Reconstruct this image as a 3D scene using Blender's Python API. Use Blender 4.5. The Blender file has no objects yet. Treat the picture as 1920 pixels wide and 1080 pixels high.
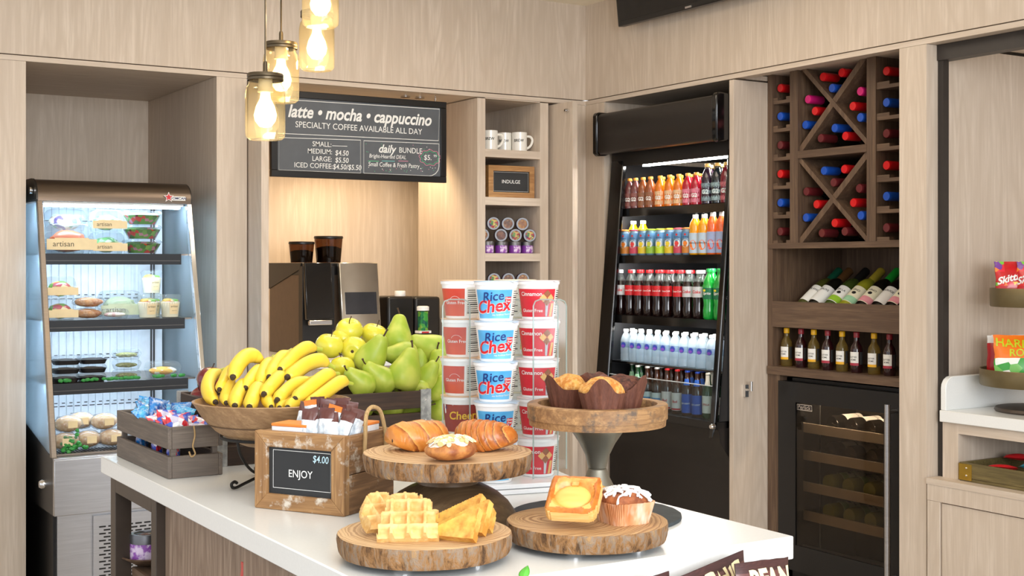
import bpy, math, random
from mathutils import Vector, Matrix, noise
PI = math.pi
R = math.radians
V = Vector
SC = bpy.context.scene
COL = SC.collection

# ---------------------------------------------------------------- camera, world, lights, exposure
F, HZ, ANG, HC = 2430.0, 495.0, R(31.86), 1.33
FWD = V((math.sin(ANG), math.cos(ANG), 0)); RGT = V((math.cos(ANG), -math.sin(ANG), 0))
cam = bpy.data.cameras.new('camera'); cam_o = bpy.data.objects.new('camera', cam); COL.objects.link(cam_o)
cam.sensor_width = 36; cam.lens = F / 1920 * 36; cam.shift_y = -(540 - HZ) / 1920
cam_o.location = (0, 0, HC); cam_o.rotation_euler = (PI / 2, 0, -ANG); cam.clip_start = .05
SC.camera = cam_o
W = bpy.data.worlds.new('world'); SC.world = W; W.use_nodes = True
W.node_tree.nodes['Background'].inputs[0].default_value = (.955, .99, 1.05, 1)
W.node_tree.nodes['Background'].inputs[1].default_value = .78
SC.view_settings.view_transform = 'Standard'; SC.view_settings.look = 'None'
SC.view_settings.exposure = 0.62; SC.view_settings.gamma = 1; SC.view_settings.use_curve_mapping = False

def area(name, loc, target, sx, sy, power, col):
    l = bpy.data.lights.new(name, 'AREA'); l.shape = 'RECTANGLE'; l.size = sx; l.size_y = sy; l.energy = power; l.color = col
    o = bpy.data.objects.new(name, l); COL.objects.link(o); o.location = loc
    o.rotation_euler = (V(target) - V(loc)).to_track_quat('-Z', 'Y').to_euler(); return o
def spot(name, loc, target, power, ang, col, rad=.02):
    l = bpy.data.lights.new(name, 'SPOT'); l.energy = power; l.spot_size = R(ang); l.spot_blend = .6; l.color = col; l.shadow_soft_size = rad
    o = bpy.data.objects.new(name, l); COL.objects.link(o); o.location = loc
    o.rotation_euler = (V(target) - V(loc)).to_track_quat('-Z', 'Y').to_euler(); return o
area('overhead_fill_light', (1.0, 2.3, 2.53), (1.0, 2.3, 0), 1.4, 1.8, 7, (.97, .985, 1))  # added overhead fill above the island, no fixture is seen there
area('overhead_fill_light_over_aisle', (2.3, 3.6, 2.53), (2.3, 3.6, 0), 1.2, 1.4, 12, (1, .86, .70))  # warm fill added over the aisle for the right wall, source unseen
area('overhead_fill_light_near_camera', (.3, .2, 2.53), (.3, .2, 0), 1.6, 1.6, 12, (.97, .985, 1))
area('window_daylight', (.6, -2.2, 1.8), (1.9, 4.4, 1.3), 3.2, 1.8, 112, (.95, .99, 1.04))
spot('coffee_niche_downlight', (2.62, 5.4, 2.07), (2.8, 5.75, 1.0), 22, 110, (1, .76, .48))
spot('coffee_niche_downlight_left', (2.25, 5.4, 2.07), (2.2, 5.85, 1.0), 13, 110, (1, .76, .48))

# ---------------------------------------------------------------- pixel of the photograph -> point in the room
def ray(px, py): return FWD + RGT * ((px - 960) / F) + V((0, 0, (HZ - py) / F))
O0 = V((0, 0, HC))
def onX(px, py, x): d = ray(px, py); return O0 + d * (x / d.x)
def onY(px, py, y): d = ray(px, py); return O0 + d * (y / d.y)
def onZ(px, py, z): d = ray(px, py); return O0 + d * ((z - HC) / d.z)
def atD(px, py, dep): return O0 + ray(px, py) * dep
def face_cam(p, extra=0): return math.atan2(-p[1], -p[0]) + PI / 2 + extra   # local -Y turned to the camera

# ---------------------------------------------------------------- materials
def lin(c): return tuple((x / 255 / 12.92 if x / 255 <= .04045 else ((x / 255 + .055) / 1.055) ** 2.4) for x in c[:3]) + (1,)
_mc = {}
def NT(name):
    m = bpy.data.materials.new(name); m.use_nodes = True; nt = m.node_tree
    return m, nt, nt.nodes['Principled BSDF']
def node(nt, t, **k):
    n = nt.nodes.new(t)
    for a, b in k.items():
        if a.startswith('i_'):
            key = a[2:]; n.inputs[int(key) if key.isdigit() else key.replace('_', ' ')].default_value = b
        else: setattr(n, a, b)
    return n
def coords(nt, scale=(1, 1, 1), rot=(0, 0, 0)):
    tc = node(nt, 'ShaderNodeTexCoord'); mp = node(nt, 'ShaderNodeMapping')
    mp.inputs['Scale'].default_value = scale; mp.inputs['Rotation'].default_value = rot
    nt.links.new(tc.outputs['Object'], mp.inputs['Vector']); return mp.outputs['Vector']
def mixc(nt, fac, a, b):
    n = node(nt, 'ShaderNodeMix', data_type='RGBA')
    for s, v in ((n.inputs[0], fac), (n.inputs[6], a), (n.inputs[7], b)):
        if hasattr(v, 'links'): nt.links.new(v, s)
        else: s.default_value = v
    return n.outputs[2]
def ramp(nt, fac, stops):
    n = node(nt, 'ShaderNodeValToRGB'); e = n.color_ramp.elements
    while len(e) < len(stops): e.new(.5)
    for el, (p, c) in zip(e, stops): el.position = p; el.color = c if len(c) == 4 else lin(c)
    nt.links.new(fac, n.inputs[0]); return n.outputs[0]
def noi(nt, vec, scale, detail=3, rough=.55, dist=0):
    n = node(nt, 'ShaderNodeTexNoise', i_Scale=scale, i_Detail=detail, i_Roughness=rough, i_Distortion=dist)
    nt.links.new(vec, n.inputs['Vector']); return n.outputs['Fac']
def bump(nt, p, h, strength=.3, dist=.01):
    b = node(nt, 'ShaderNodeBump', i_Strength=strength, i_Distance=dist)
    nt.links.new(h, b.inputs['Height']); nt.links.new(b.outputs[0], p.inputs['Normal'])
def mt(c, r=.5, metal=0, var=.06, sc=30, spec=.5, coat=0, bmp=0, sss=0, st=(1, 1, 1)):
    """plain coloured surface with a little procedural variation"""
    k = (tuple(c), r, metal, var, sc, spec, coat, bmp, sss, st)
    if k in _mc: return _mc[k]
    m, nt, p = NT('surface_%02x%02x%02x' % tuple(int(x) for x in c[:3]))
    v = coords(nt, st); n = noi(nt, v, sc)
    l = lin(c); d = tuple(x * (1 - var * 2) for x in l[:3]) + (1,); u = tuple(min(1, x * (1 + var)) for x in l[:3]) + (1,)
    nt.links.new(ramp(nt, n, [(.3, d), (.7, u)]), p.inputs['Base Color'])
    p.inputs['Roughness'].default_value = r; p.inputs['Metallic'].default_value = metal
    p.inputs['Specular IOR Level'].default_value = spec; p.inputs['Coat Weight'].default_value = coat
    if sss: p.inputs['Subsurface Weight'].default_value = sss; p.inputs['Subsurface Radius'].default_value = (.01, .006, .003); p.inputs['Subsurface Scale'].default_value = .5
    if bmp: bump(nt, p, n, bmp, .004)
    _mc[k] = m; return m
def glow(c, s, name='glow'):
    k = ('glow', tuple(c), s)
    if k in _mc: return _mc[k]
    m, nt, p = NT(name); p.inputs['Emission Color'].default_value = lin(c); p.inputs['Emission Strength'].default_value = s
    p.inputs['Base Color'].default_value = lin(c); _mc[k] = m; return m
def clear(tint=(255, 255, 255), amt=.9, rough=.05, ior=1.45, milk=0):
    """thin clear plastic or glass: see-through with a fresnel shine, optionally a little milky"""
    k = ('clear', tint, amt, rough, ior, milk)
    if k in _mc: return _mc[k]
    m, nt, p = NT('clear_pane'); out = nt.nodes['Material Output']
    tr = node(nt, 'ShaderNodeBsdfTransparent'); t = lin(tint); tr.inputs[0].default_value = tuple(x * amt for x in t[:3]) + (1,)
    gl = node(nt, 'ShaderNodeBsdfGlossy'); gl.inputs['Roughness'].default_value = rough
    lw = node(nt, 'ShaderNodeLayerWeight', i_Blend=.5); pw = node(nt, 'ShaderNodeMath', operation='POWER', i_1=5.0); f0 = ((ior - 1) / (ior + 1)) ** 2
    ma = node(nt, 'ShaderNodeMath', operation='MULTIPLY_ADD', i_1=(.75 if ior > 1.3 else .4), i_2=f0); mx = node(nt, 'ShaderNodeMixShader')
    nt.links.new(lw.outputs['Facing'], pw.inputs[0]); nt.links.new(pw.outputs[0], ma.inputs[0]); nt.links.new(ma.outputs[0], mx.inputs[0]); base = tr.outputs[0]
    if milk:
        df = node(nt, 'ShaderNodeBsdfDiffuse'); df.inputs[0].default_value = t
        tl = node(nt, 'ShaderNodeBsdfTranslucent'); tl.inputs[0].default_value = t; m3 = node(nt, 'ShaderNodeMixShader', i_0=.5); nt.links.new(df.outputs[0], m3.inputs[1]); nt.links.new(tl.outputs[0], m3.inputs[2]); df = m3
        m2 = node(nt, 'ShaderNodeMixShader', i_0=milk); nt.links.new(base, m2.inputs[1]); nt.links.new(df.outputs[0], m2.inputs[2]); base = m2.outputs[0]
    nt.links.new(base, mx.inputs[1]); nt.links.new(gl.outputs[0], mx.inputs[2])
    nt.links.new(mx.outputs[0], out.inputs[0]); _mc[k] = m; return m
def wood(light, dark, axis='Z', s=1.0, r=.5, contour=26, cscale=1.6, mix=.55, bmp=.06, knots=None):
    """straight-grained timber: stretched noise plus contour lines that give the cathedral figure"""
    k = ('wood', light, dark, axis, s, r, contour, cscale, mix, knots)
    if k in _mc: return _mc[k]
    m, nt, p = NT('timber')
    al = .05
    st = {'X': (al, 1, 1), 'Y': (1, al, 1), 'Z': (1, 1, al)}[axis]
    v = coords(nt, tuple(s * x for x in st))
    st2 = {'X': (.12, 1, 1), 'Y': (1, .12, 1), 'Z': (1, 1, .12)}[axis]
    v2 = coords(nt, tuple(s * x for x in st2))
    fine = noi(nt, v, 150, 4, .6); mid = noi(nt, v, 46, 3, .6, .3); low = noi(nt, v2, cscale * 2.2, 2, .5, .4)
    mul = node(nt, 'ShaderNodeMath', operation='MULTIPLY', i_1=contour * 6.28); nt.links.new(low, mul.inputs[0])
    sn = node(nt, 'ShaderNodeMath', operation='SINE'); nt.links.new(mul.outputs[0], sn.inputs[0])
    sh = node(nt, 'ShaderNodeMath', operation='MULTIPLY_ADD', i_1=.5, i_2=.5); nt.links.new(sn.outputs[0], sh.inputs[0])
    a = mixc(nt, ramp(nt, mid, [(.3, (0, 0, 0)), (.72, (255, 255, 255))]), lin(light), lin(dark))
    b = mixc(nt, ramp(nt, fine, [(.42, (0, 0, 0)), (.75, (255, 255, 255))]), a, lin(dark))
    f2 = node(nt, 'ShaderNodeMath', operation='MULTIPLY', i_1=mix); pw = node(nt, 'ShaderNodeMath', operation='POWER', i_1=2.5)
    nt.links.new(sh.outputs[0], pw.inputs[0]); nt.links.new(pw.outputs[0], f2.inputs[0])
    c = mixc(nt, f2.outputs[0], b, lin(dark))
    if knots:
        g = noi(nt, coords(nt, (1, 1, 1)), 24, 5, .7)
        c = mixc(nt, ramp(nt, g, [(.56, (0, 0, 0)), (.68, (255, 255, 255))]), c, lin(knots))
    nt.links.new(c, p.inputs['Base Color']); p.inputs['Roughness'].default_value = r
    bump(nt, p, fine, bmp, .003); _mc[k] = m; return m
def blotch(c1, c2, c3=None, sc=20, r=.6, bmp=.3, lo=.4, hi=.6, detail=4, st=(1, 1, 1), sss=0, bd=.006, coat=0, dist=0):
    """two or three colours in patches (baked goods, fruit skin, fillings)"""
    k = ('blotch', c1, c2, c3, sc, r, bmp, lo, hi, detail, st, sss, coat, dist)
    if k in _mc: return _mc[k]
    m, nt, p = NT('patchy'); v = coords(nt, st); n = noi(nt, v, sc, detail, .6, dist)
    c = ramp(nt, n, [(lo, c1), (hi, c2)])
    if c3:
        n2 = noi(nt, v, sc * 2.7, 2); c = mixc(nt, ramp(nt, n2, [(.46, (0, 0, 0)), (.78, (210, 210, 210))]), c, lin(c3))
    nt.links.new(c, p.inputs['Base Color']); p.inputs['Roughness'].default_value = r; p.inputs['Coat Weight'].default_value = coat
    if sss: p.inputs['Subsurface Weight'].default_value = sss; p.inputs['Subsurface Radius'].default_value = (.01, .005, .002); p.inputs['Subsurface Scale'].default_value = .4
    if bmp: bump(nt, p, n, bmp, bd)
    _mc[k] = m; return m
def cells(cols, sc=60, r=.5, bmp=.4, coat=0):
    """many small bits of mixed colour (salad, nuts, sweets)"""
    k = ('cells', tuple(cols), sc, r, bmp, coat)
    if k in _mc: return _mc[k]
    m, nt, p = NT('mixed_bits'); v = coords(nt)
    vo = node(nt, 'ShaderNodeTexVoronoi', i_Scale=sc); nt.links.new(v, vo.inputs['Vector'])
    sep = node(nt, 'ShaderNodeSeparateColor'); nt.links.new(vo.outputs['Color'], sep.inputs[0])
    cr = node(nt, 'ShaderNodeValToRGB'); cr.color_ramp.interpolation = 'CONSTANT'; e = cr.color_ramp.elements
    while len(e) < len(cols): e.new(.5)
    for i, c in enumerate(cols): e[i].position = i / len(cols); e[i].color = lin(c)
    nt.links.new(sep.outputs[0], cr.inputs[0]); nt.links.new(cr.outputs[0], p.inputs['Base Color'])
    p.inputs['Roughness'].default_value = r; p.inputs['Coat Weight'].default_value = coat; bump(nt, p, vo.outputs['Distance'], bmp, .004)
    _mc[k] = m; return m
def ringed(light, dark, sc, cx=0, cy=0):
    """end grain with growth rings round the pith"""
    m, nt, p = NT('end_grain'); v = coords(nt); n = noi(nt, v, 14, 3)
    sub = node(nt, 'ShaderNodeVectorMath', operation='SUBTRACT'); sub.inputs[1].default_value = (cx, cy, 0); nt.links.new(v, sub.inputs[0])
    ln = node(nt, 'ShaderNodeVectorMath', operation='LENGTH'); nt.links.new(sub.outputs[0], ln.inputs[0])
    ma = node(nt, 'ShaderNodeMath', operation='MULTIPLY_ADD', i_1=.018); nt.links.new(n, ma.inputs[0]); nt.links.new(ln.outputs['Value'], ma.inputs[2])
    mu = node(nt, 'ShaderNodeMath', operation='MULTIPLY', i_1=sc); nt.links.new(ma.outputs[0], mu.inputs[0])
    rn = node(nt, 'ShaderNodeTexNoise', noise_dimensions='1D', i_Scale=1.0, i_Detail=3); nt.links.new(mu.outputs[0], rn.inputs['W'])
    c = ramp(nt, rn.outputs['Fac'], [(.36, dark), (.58, light)])
    wear = noi(nt, v, 9, 3); c = mixc(nt, ramp(nt, wear, [(.5, (0, 0, 0)), (.75, (150, 150, 150))]), c, lin(dark))
    nt.links.new(c, p.inputs['Base Color']); p.inputs['Roughness'].default_value = .55; bump(nt, p, rn.outputs['Fac'], .08, .003)
    return m
def crust(light, mid, dark, freq, r=.38, slant=.35):
    """laminated pastry crust: pale to brown bands round the roll, with blistered specks"""
    m, nt, p = NT('crust'); v = coords(nt); n = noi(nt, v, 22, 4, .6); s = node(nt, 'ShaderNodeSeparateXYZ'); nt.links.new(v, s.inputs[0])
    ad = node(nt, 'ShaderNodeMath', operation='MULTIPLY_ADD', i_1=.02); nt.links.new(n, ad.inputs[0]); sl = node(nt, 'ShaderNodeMath', operation='MULTIPLY_ADD', i_1=slant); nt.links.new(s.outputs[2], sl.inputs[0]); nt.links.new(s.outputs[0], sl.inputs[2]); nt.links.new(sl.outputs[0], ad.inputs[2])
    mu = node(nt, 'ShaderNodeMath', operation='MULTIPLY', i_1=freq); nt.links.new(ad.outputs[0], mu.inputs[0])
    fr = node(nt, 'ShaderNodeMath', operation='FRACT'); nt.links.new(mu.outputs[0], fr.inputs[0])
    c = ramp(nt, fr.outputs[0], [(.0, light), (.18, mid), (.75, mid), (.97, dark)])
    f = noi(nt, v, 60, 5, .65); c = mixc(nt, ramp(nt, f, [(.45, (0, 0, 0)), (.8, (200, 200, 200))]), c, lin(light)); c = mixc(nt, ramp(nt, n, [(.5, (0, 0, 0)), (.72, (190, 190, 190))]), c, lin(dark))
    nt.links.new(c, p.inputs['Base Color']); p.inputs['Roughness'].default_value = r; p.inputs['Coat Weight'].default_value = .15; bump(nt, p, f, .35, .003); return m
def bark_mat():
    if 'bark' in _mc: return _mc['bark']
    m, nt, p = NT('bark'); v = coords(nt, (1, 1, .35))
    a = noi(nt, v, 52, 7, .72, .5); b = noi(nt, v, 95, 3, .6)
    c = ramp(nt, a, [(.32, (40, 28, 18)), (.40, (100, 70, 42)), (.49, (154, 112, 68)), (.56, (144, 126, 108)), (.65, (176, 136, 88)), (.78, (212, 178, 126))])
    c = mixc(nt, ramp(nt, b, [(.62, (0, 0, 0)), (.72, (220, 220, 220))]), c, lin((60, 42, 28)))
    nt.links.new(c, p.inputs['Base Color']); p.inputs['Roughness'].default_value = .9; bump(nt, p, a, .8, .01); _mc['bark'] = m; return m

OAK_L, OAK_D = (219, 204, 187), (198, 181, 162)
M_OAK = wood(OAK_L, OAK_D, 'Z', 1.0, .5, 22, 1.5, .62)
M_OAKX = wood(OAK_L, OAK_D, 'X', 1.0, .5, 20, 1.3, .35)
M_OAKY = wood(OAK_L, OAK_D, 'Y', 1.0, .5, 20, 1.3, .35)
M_ISL = wood((172, 150, 130), (120, 98, 80), 'Z', 1.2, .5, 34, 2.0, .6)
M_WAL = wood((122, 98, 76), (84, 64, 50), 'Z', 1.2, .5, 20, 1.3, .3)
M_WALY = wood((122, 98, 76), (84, 64, 50), 'Y', 1.2, .5, 20, 1.3, .3)
M_QUARTZ = mt((238, 239, 236), .22, var=.012, sc=200, spec=.5)
M_BLACK = mt((20, 19, 19), .35, var=.03)
M_BLACKG = mt((14, 13, 13), .12, var=.02, spec=.6)
M_DARK = mt((46, 40, 36), .45)
M_BRONZE = mt((64, 53, 44), .4, .3)
M_STEEL = mt((196, 196, 198), .28, 1, var=.05, sc=8, st=(1, 1, 30))
M_STEELD = mt((146, 134, 122), .3, .9, var=.05, sc=8, st=(1, 1, 40))
M_CHROME = mt((225, 225, 225), .12, 1, var=.02)
M_WHITE = mt((244, 243, 240), .4, var=.01)
M_CERAMIC = mt((246, 243, 234), .15, var=.008, coat=.4)
M_GLASS = clear((255, 255, 255), .97, .03)
M_PLAST = clear((246, 250, 252), .93, .08, 1.5, .05)
M_CHALK = mt((40, 41, 42), .6, var=.08, sc=12)
M_INK = mt((240, 240, 236), .6, var=0)
M_BLK = mt((24, 22, 22), .5, var=0)

# ---------------------------------------------------------------- mesh builder
_tc = {}
def glyphs(s, bold, shear):
    k = (s, bold, shear)
    if k in _tc: return _tc[k]
    cu = bpy.data.curves.new('t', 'FONT'); cu.body = s; cu.size = 1; cu.shear = shear; cu.offset = bold; cu.resolution_u = 3
    cu.align_x = 'CENTER'; cu.align_y = 'CENTER'
    o = bpy.data.objects.new('t', cu); COL.objects.link(o); bpy.context.view_layer.update()
    me = o.evaluated_get(bpy.context.evaluated_depsgraph_get()).to_mesh()
    vs = [(v.co.x, v.co.y) for v in me.vertices]; fs = [tuple(p.vertices) for p in me.polygons]
    o.evaluated_get(bpy.context.evaluated_depsgraph_get()).to_mesh_clear()
    bpy.data.objects.remove(o); bpy.data.curves.remove(cu)
    _tc[k] = (vs, fs); return _tc[k]
def plane(o, ux, uy):
    o, ux, uy = V(o), V(ux), V(uy); return lambda x, y: o + ux * x + uy * y
def cyl(rfun, z0, a0=-PI / 2, slope=0, c=(0, 0), eps=.0005):
    """wrap flat lettering round an upright body; rfun is a radius or a function of height"""
    def f(x, y):
        z = z0 + y + slope * x; r = (rfun(z) if callable(rfun) else rfun) + eps
        a = a0 + x / max(r, .004); return V((c[0] + r * math.cos(a), c[1] + r * math.sin(a), z))
    return f
class B:
    def __init__(s): s.v = []; s.f = []; s.m = []; s.ms = []
    def mi(s, m):
        if m not in s.ms: s.ms.append(m)
        return s.ms.index(m)
    def add(s, m, vs, fs, M=None):
        o = len(s.v); k = s.mi(m)
        s.v += [tuple(M @ V(p)) if M else tuple(p) for p in vs]
        for f in fs: s.f.append(tuple(i + o for i in f)); s.m.append(k)
        return s
    def box(s, m, p0, p1, M=None):
        x0, y0, z0 = p0; x1, y1, z1 = p1
        vs = [(x0, y0, z0), (x1, y0, z0), (x1, y1, z0), (x0, y1, z0), (x0, y0, z1), (x1, y0, z1), (x1, y1, z1), (x0, y1, z1)]
        return s.add(m, vs, [(3, 2, 1, 0), (4, 5, 6, 7), (0, 1, 5, 4), (1, 2, 6, 5), (2, 3, 7, 6), (3, 0, 4, 7)], M)
    def grid(s, m, fn, nu, nv, cu=False, cv=False, M=None, flip=False):
        U = nu if cu else nu + 1; Vn = nv if cv else nv + 1
        vs = [fn(i / nu, j / nv) for j in range(Vn) for i in range(U)]; fs = []
        for j in range(nv):
            for i in range(nu):
                a, b = i, (i + 1) % U; c, d = j, (j + 1) % Vn
                q = (c * U + a, c * U + b, d * U + b, d * U + a); fs.append(q[::-1] if flip else q)
        return s.add(m, vs, fs, M)
    def lathe(s, m, prof, n=20, M=None, caps=True, a0=0, a1=2 * PI, wob=None):
        full = abs(a1 - a0 - 2 * PI) < 1e-6; k = n if full else n + 1; vs = []; fs = []
        for r, z in prof:
            for i in range(k):
                a = a0 + (a1 - a0) * i / n; q = r * (wob(a, z) if wob else 1); vs.append((q * math.cos(a), q * math.sin(a), z))
        for j in range(len(prof) - 1):
            for i in range(n):
                b = (i + 1) % k; fs.append((j * k + i, j * k + b, (j + 1) * k + b, (j + 1) * k + i))
        if caps and full:
            if prof[0][0] > 1e-5: fs.append(tuple(range(k))[::-1])
            if prof[-1][0] > 1e-5: fs.append(tuple((len(prof) - 1) * k + i for i in range(k)))
        return s.add(m, vs, fs, M)
    def tube(s, m, pts, r, n=8, closed=False, caps=True, M=None, sq=1.0):
        pts = [V(p) for p in pts]; N = len(pts); rs = r if isinstance(r, (list, tuple)) else [r] * N; vs = []; up = None
        for i, p in enumerate(pts):
            t = (pts[(i + 1) % N] - pts[i - 1]) if closed else (pts[min(i + 1, N - 1)] - pts[max(i - 1, 0)])
            t.normalize()
            if up is None: up = t.orthogonal()
            up = (up - t * up.dot(t)).normalized(); w = t.cross(up)
            for k in range(n):
                a = 2 * PI * k / n; vs.append(p + (up * math.cos(a) + w * math.sin(a) * sq) * rs[i])
        fs = []
        for i in range(N if closed else N - 1):
            j = (i + 1) % N
            for k in range(n): fs.append((i * n + k, i * n + (k + 1) % n, j * n + (k + 1) % n, j * n + k))
        if caps and not closed: fs.append(tuple(range(n))[::-1]); fs.append(tuple((N - 1) * n + k for k in range(n)))
        return s.add(m, vs, fs, M)
    def prism(s, m, poly, h0, h1, M=None):
        n = len(poly); vs = [(x, y, h0) for x, y in poly] + [(x, y, h1) for x, y in poly]
        fs = [tuple(range(n))[::-1], tuple(range(n, 2 * n))] + [(i, (i + 1) % n, n + (i + 1) % n, n + i) for i in range(n)]
        return s.add(m, vs, fs, M)
    def poly(s, m, pts): return s.add(m, pts, [tuple(range(len(pts)))])
    def ball(s, m, c, r, nu=16, nv=10, M=None, nz=0, ns=20, seed=0, fn=None):
        rx, ry, rz = r if isinstance(r, (tuple, list)) else (r, r, r); vs = []; fs = []
        vs.append((0, 0, -1))
        for j in range(1, nv):
            t = -PI / 2 + PI * j / nv
            for i in range(nu): a = 2 * PI * i / nu; vs.append((math.cos(t) * math.cos(a), math.cos(t) * math.sin(a), math.sin(t)))
        vs.append((0, 0, 1)); T = len(vs) - 1
        for i in range(nu):
            fs.append((0, 1 + (i + 1) % nu, 1 + i)); o = 1 + (nv - 2) * nu; fs.append((T, o + i, o + (i + 1) % nu))
            for j in range(nv - 2): o = 1 + j * nu; fs.append((o + i, o + (i + 1) % nu, o + nu + (i + 1) % nu, o + nu + i))
        out = []
        for p in vs:
            q = V(p); k = 1
            if nz: k += nz * noise.noise(V((q.x * rx * ns + seed * 7.3, q.y * ry * ns, q.z * rz * ns)))
            if fn: q = fn(q)
            out.append((c[0] + q.x * rx * k, c[1] + q.y * ry * k, c[2] + q.z * rz * k))
        return s.add(m, out, fs, M)
    def text(s, m, body, size, fn, bold=0, shear=0, sx=1):
        vs, fs = glyphs(body, bold, shear); return s.add(m, [fn(x * size * sx, y * size) for x, y in vs], fs)
    def label(s, m, rfun, z0, z1, a0, a1, n=14, eps=.0003, c=(0, 0), nz=2):
        def f(u, v):
            a = a0 + (a1 - a0) * u; z = z0 + (z1 - z0) * v; r = (rfun(z) if callable(rfun) else rfun) + eps
            return (c[0] + r * math.cos(a), c[1] + r * math.sin(a), z)
        return s.grid(m, f, n, nz)
    def build(s, name, parent=None, bev=0, sharp=38, sub=0, smooth=True, weld=False, **tags):
        me = bpy.data.meshes.new(name); me.from_pydata(s.v, [], s.f)
        for m in s.ms: me.materials.append(m)
        me.polygons.foreach_set('material_index', s.m)
        me.polygons.foreach_set('use_smooth', [smooth] * len(s.f)); me.update()
        if smooth: me.set_sharp_from_angle(angle=R(sharp))
        o = bpy.data.objects.new(name, me); COL.objects.link(o)
        if parent: o.parent = parent
        if bev:
            b = o.modifiers.new('bevel', 'BEVEL'); b.width = bev; b.segments = 2; b.limit_method = 'ANGLE'; b.angle_limit = R(50)
        if sub: u = o.modifiers.new('sub', 'SUBSURF'); u.levels = sub; u.render_levels = sub
        for k, v in tags.items(): o[k] = v
        return o
def thing(name, label, cat, loc=(0, 0, 0), rz=0, group=None, rot=None):
    o = bpy.data.objects.new(name, None); COL.objects.link(o); o.empty_display_size = .05
    o.location = loc; o.rotation_euler = rot if rot else (0, 0, rz)
    o['label'] = label; o['category'] = cat
    if group: o['group'] = group
    return o
def tag(o, label, cat, group=None, loc=None, rot=None):
    o['label'] = label; o['category'] = cat
    if group: o['group'] = group
    if loc is not None: o.location = loc
    if rot is not None: o.rotation_euler = rot
    return o
def dup(root, loc, rz=None, label=None, rot=None, group=None, scale=None):
    def cp(o, par):
        c = o.copy(); COL.objects.link(c)
        if par: c.parent = par
        for ch in list(o.children): cp(ch, c)
        return c
    r = cp(root, None); r.location = loc
    if rz is not None: r.rotation_euler = (0, 0, rz)
    if rot is not None: r.rotation_euler = rot
    if label: r['label'] = label
    if group: r['group'] = group
    if scale: r.scale = (scale,) * 3
    return r
class Kind:
    """first call moves the prototype itself, later calls copy it with its parts"""
    def __init__(s, make): s.make = make; s.root = None
    def __call__(s, loc, rz=0, label=None, group=None, rot=None, scale=None):
        if s.root is None:
            s.root = s.make(); r = s.root; r.location = loc; r.rotation_euler = rot if rot is not None else (0, 0, rz)
            if label: r['label'] = label
            if group: r['group'] = group
            if scale: r.scale = (scale,) * 3
            return r
        r = dup(s.root, loc, rz, label, rot, group)
        r.scale = (scale,) * 3 if scale else s.root.scale
        if not scale: r.scale = (1, 1, 1)
        return r
def struct(b, name, **k): return b.build(name, kind='structure', **k)
NTH = ['first', 'second', 'third', 'fourth', 'fifth', 'sixth', 'seventh', 'eighth', 'ninth', 'tenth', 'eleventh', 'twelfth', 'thirteenth', 'fourteenth', 'fifteenth']
def rot_axis(d, roll=0):
    """rotation that points local +Z along d"""
    return (V(d).normalized().to_track_quat('Z', 'Y') @ Matrix.Rotation(roll, 3, 'Z').to_quaternion()).to_euler()
def spline(pts, n=16):
    pts = [V(p) for p in pts]; P = [pts[0] * 2 - pts[1]] + pts + [pts[-1] * 2 - pts[-2]]; out = []
    m = len(pts) - 1
    for i in range(n + 1):
        t = i / n * m; k = min(int(t), m - 1); t -= k; a, b, c, d = P[k:k + 4]
        out.append(.5 * ((2 * b) + (c - a) * t + (2 * a - 5 * b + 4 * c - d) * t * t + (3 * b - a - 3 * c + d) * t ** 3))
    return out
def interp(prof):
    """radius as a function of height from an (r, z) profile"""
    def f(z):
        for (r0, z0), (r1, z1) in zip(prof, prof[1:]):
            if z0 <= z <= z1 and z1 > z0: return r0 + (r1 - r0) * (z - z0) / (z1 - z0)
        return prof[-1][0] if z > prof[-1][1] else prof[0][0]
    return f
def height(bd, m, inside, top, bot, x0, x1, y0, y1, st, m2=None):
    """solid of a height field over the cells whose centre lies inside the outline"""
    nx, ny = int((x1 - x0) / st), int((y1 - y0) / st); idx = {}; vs = []
    cellz = {(i, j) for i in range(nx) for j in range(ny) if inside(x0 + (i + .5) * st, y0 + (j + .5) * st)}
    def vid(i, j, k):
        if (i, j, k) not in idx:
            x, y = x0 + i * st, y0 + j * st; idx[(i, j, k)] = len(vs); vs.append((x, y, top(x, y) if k else bot(x, y)))
        return idx[(i, j, k)]
    ft, fs = [], []
    for (i, j) in cellz:
        ft.append((vid(i, j, 1), vid(i + 1, j, 1), vid(i + 1, j + 1, 1), vid(i, j + 1, 1)))
        fs.append((vid(i, j + 1, 0), vid(i + 1, j + 1, 0), vid(i + 1, j, 0), vid(i, j, 0)))
        for di, dj, a, b in ((-1, 0, (0, 1), (0, 0)), (1, 0, (1, 0), (1, 1)), (0, -1, (0, 0), (1, 0)), (0, 1, (1, 1), (0, 1))):
            if (i + di, j + dj) not in cellz:
                p, q = (i + a[0], j + a[1]), (i + b[0], j + b[1]); fs.append((vid(*p, 0), vid(*q, 0), vid(*q, 1), vid(*p, 1)))
    o = len(bd.v); bd.v += vs
    for L, mm in ((ft, m), (fs, m2 or m)):
        for f in L:
            q = mm(sum(vs[i][0] for i in f) / 4, sum(vs[i][1] for i in f) / 4) if callable(mm) else mm
            bd.f.append(tuple(i + o for i in f)); bd.m.append(bd.mi(q))
    return bd

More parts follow.
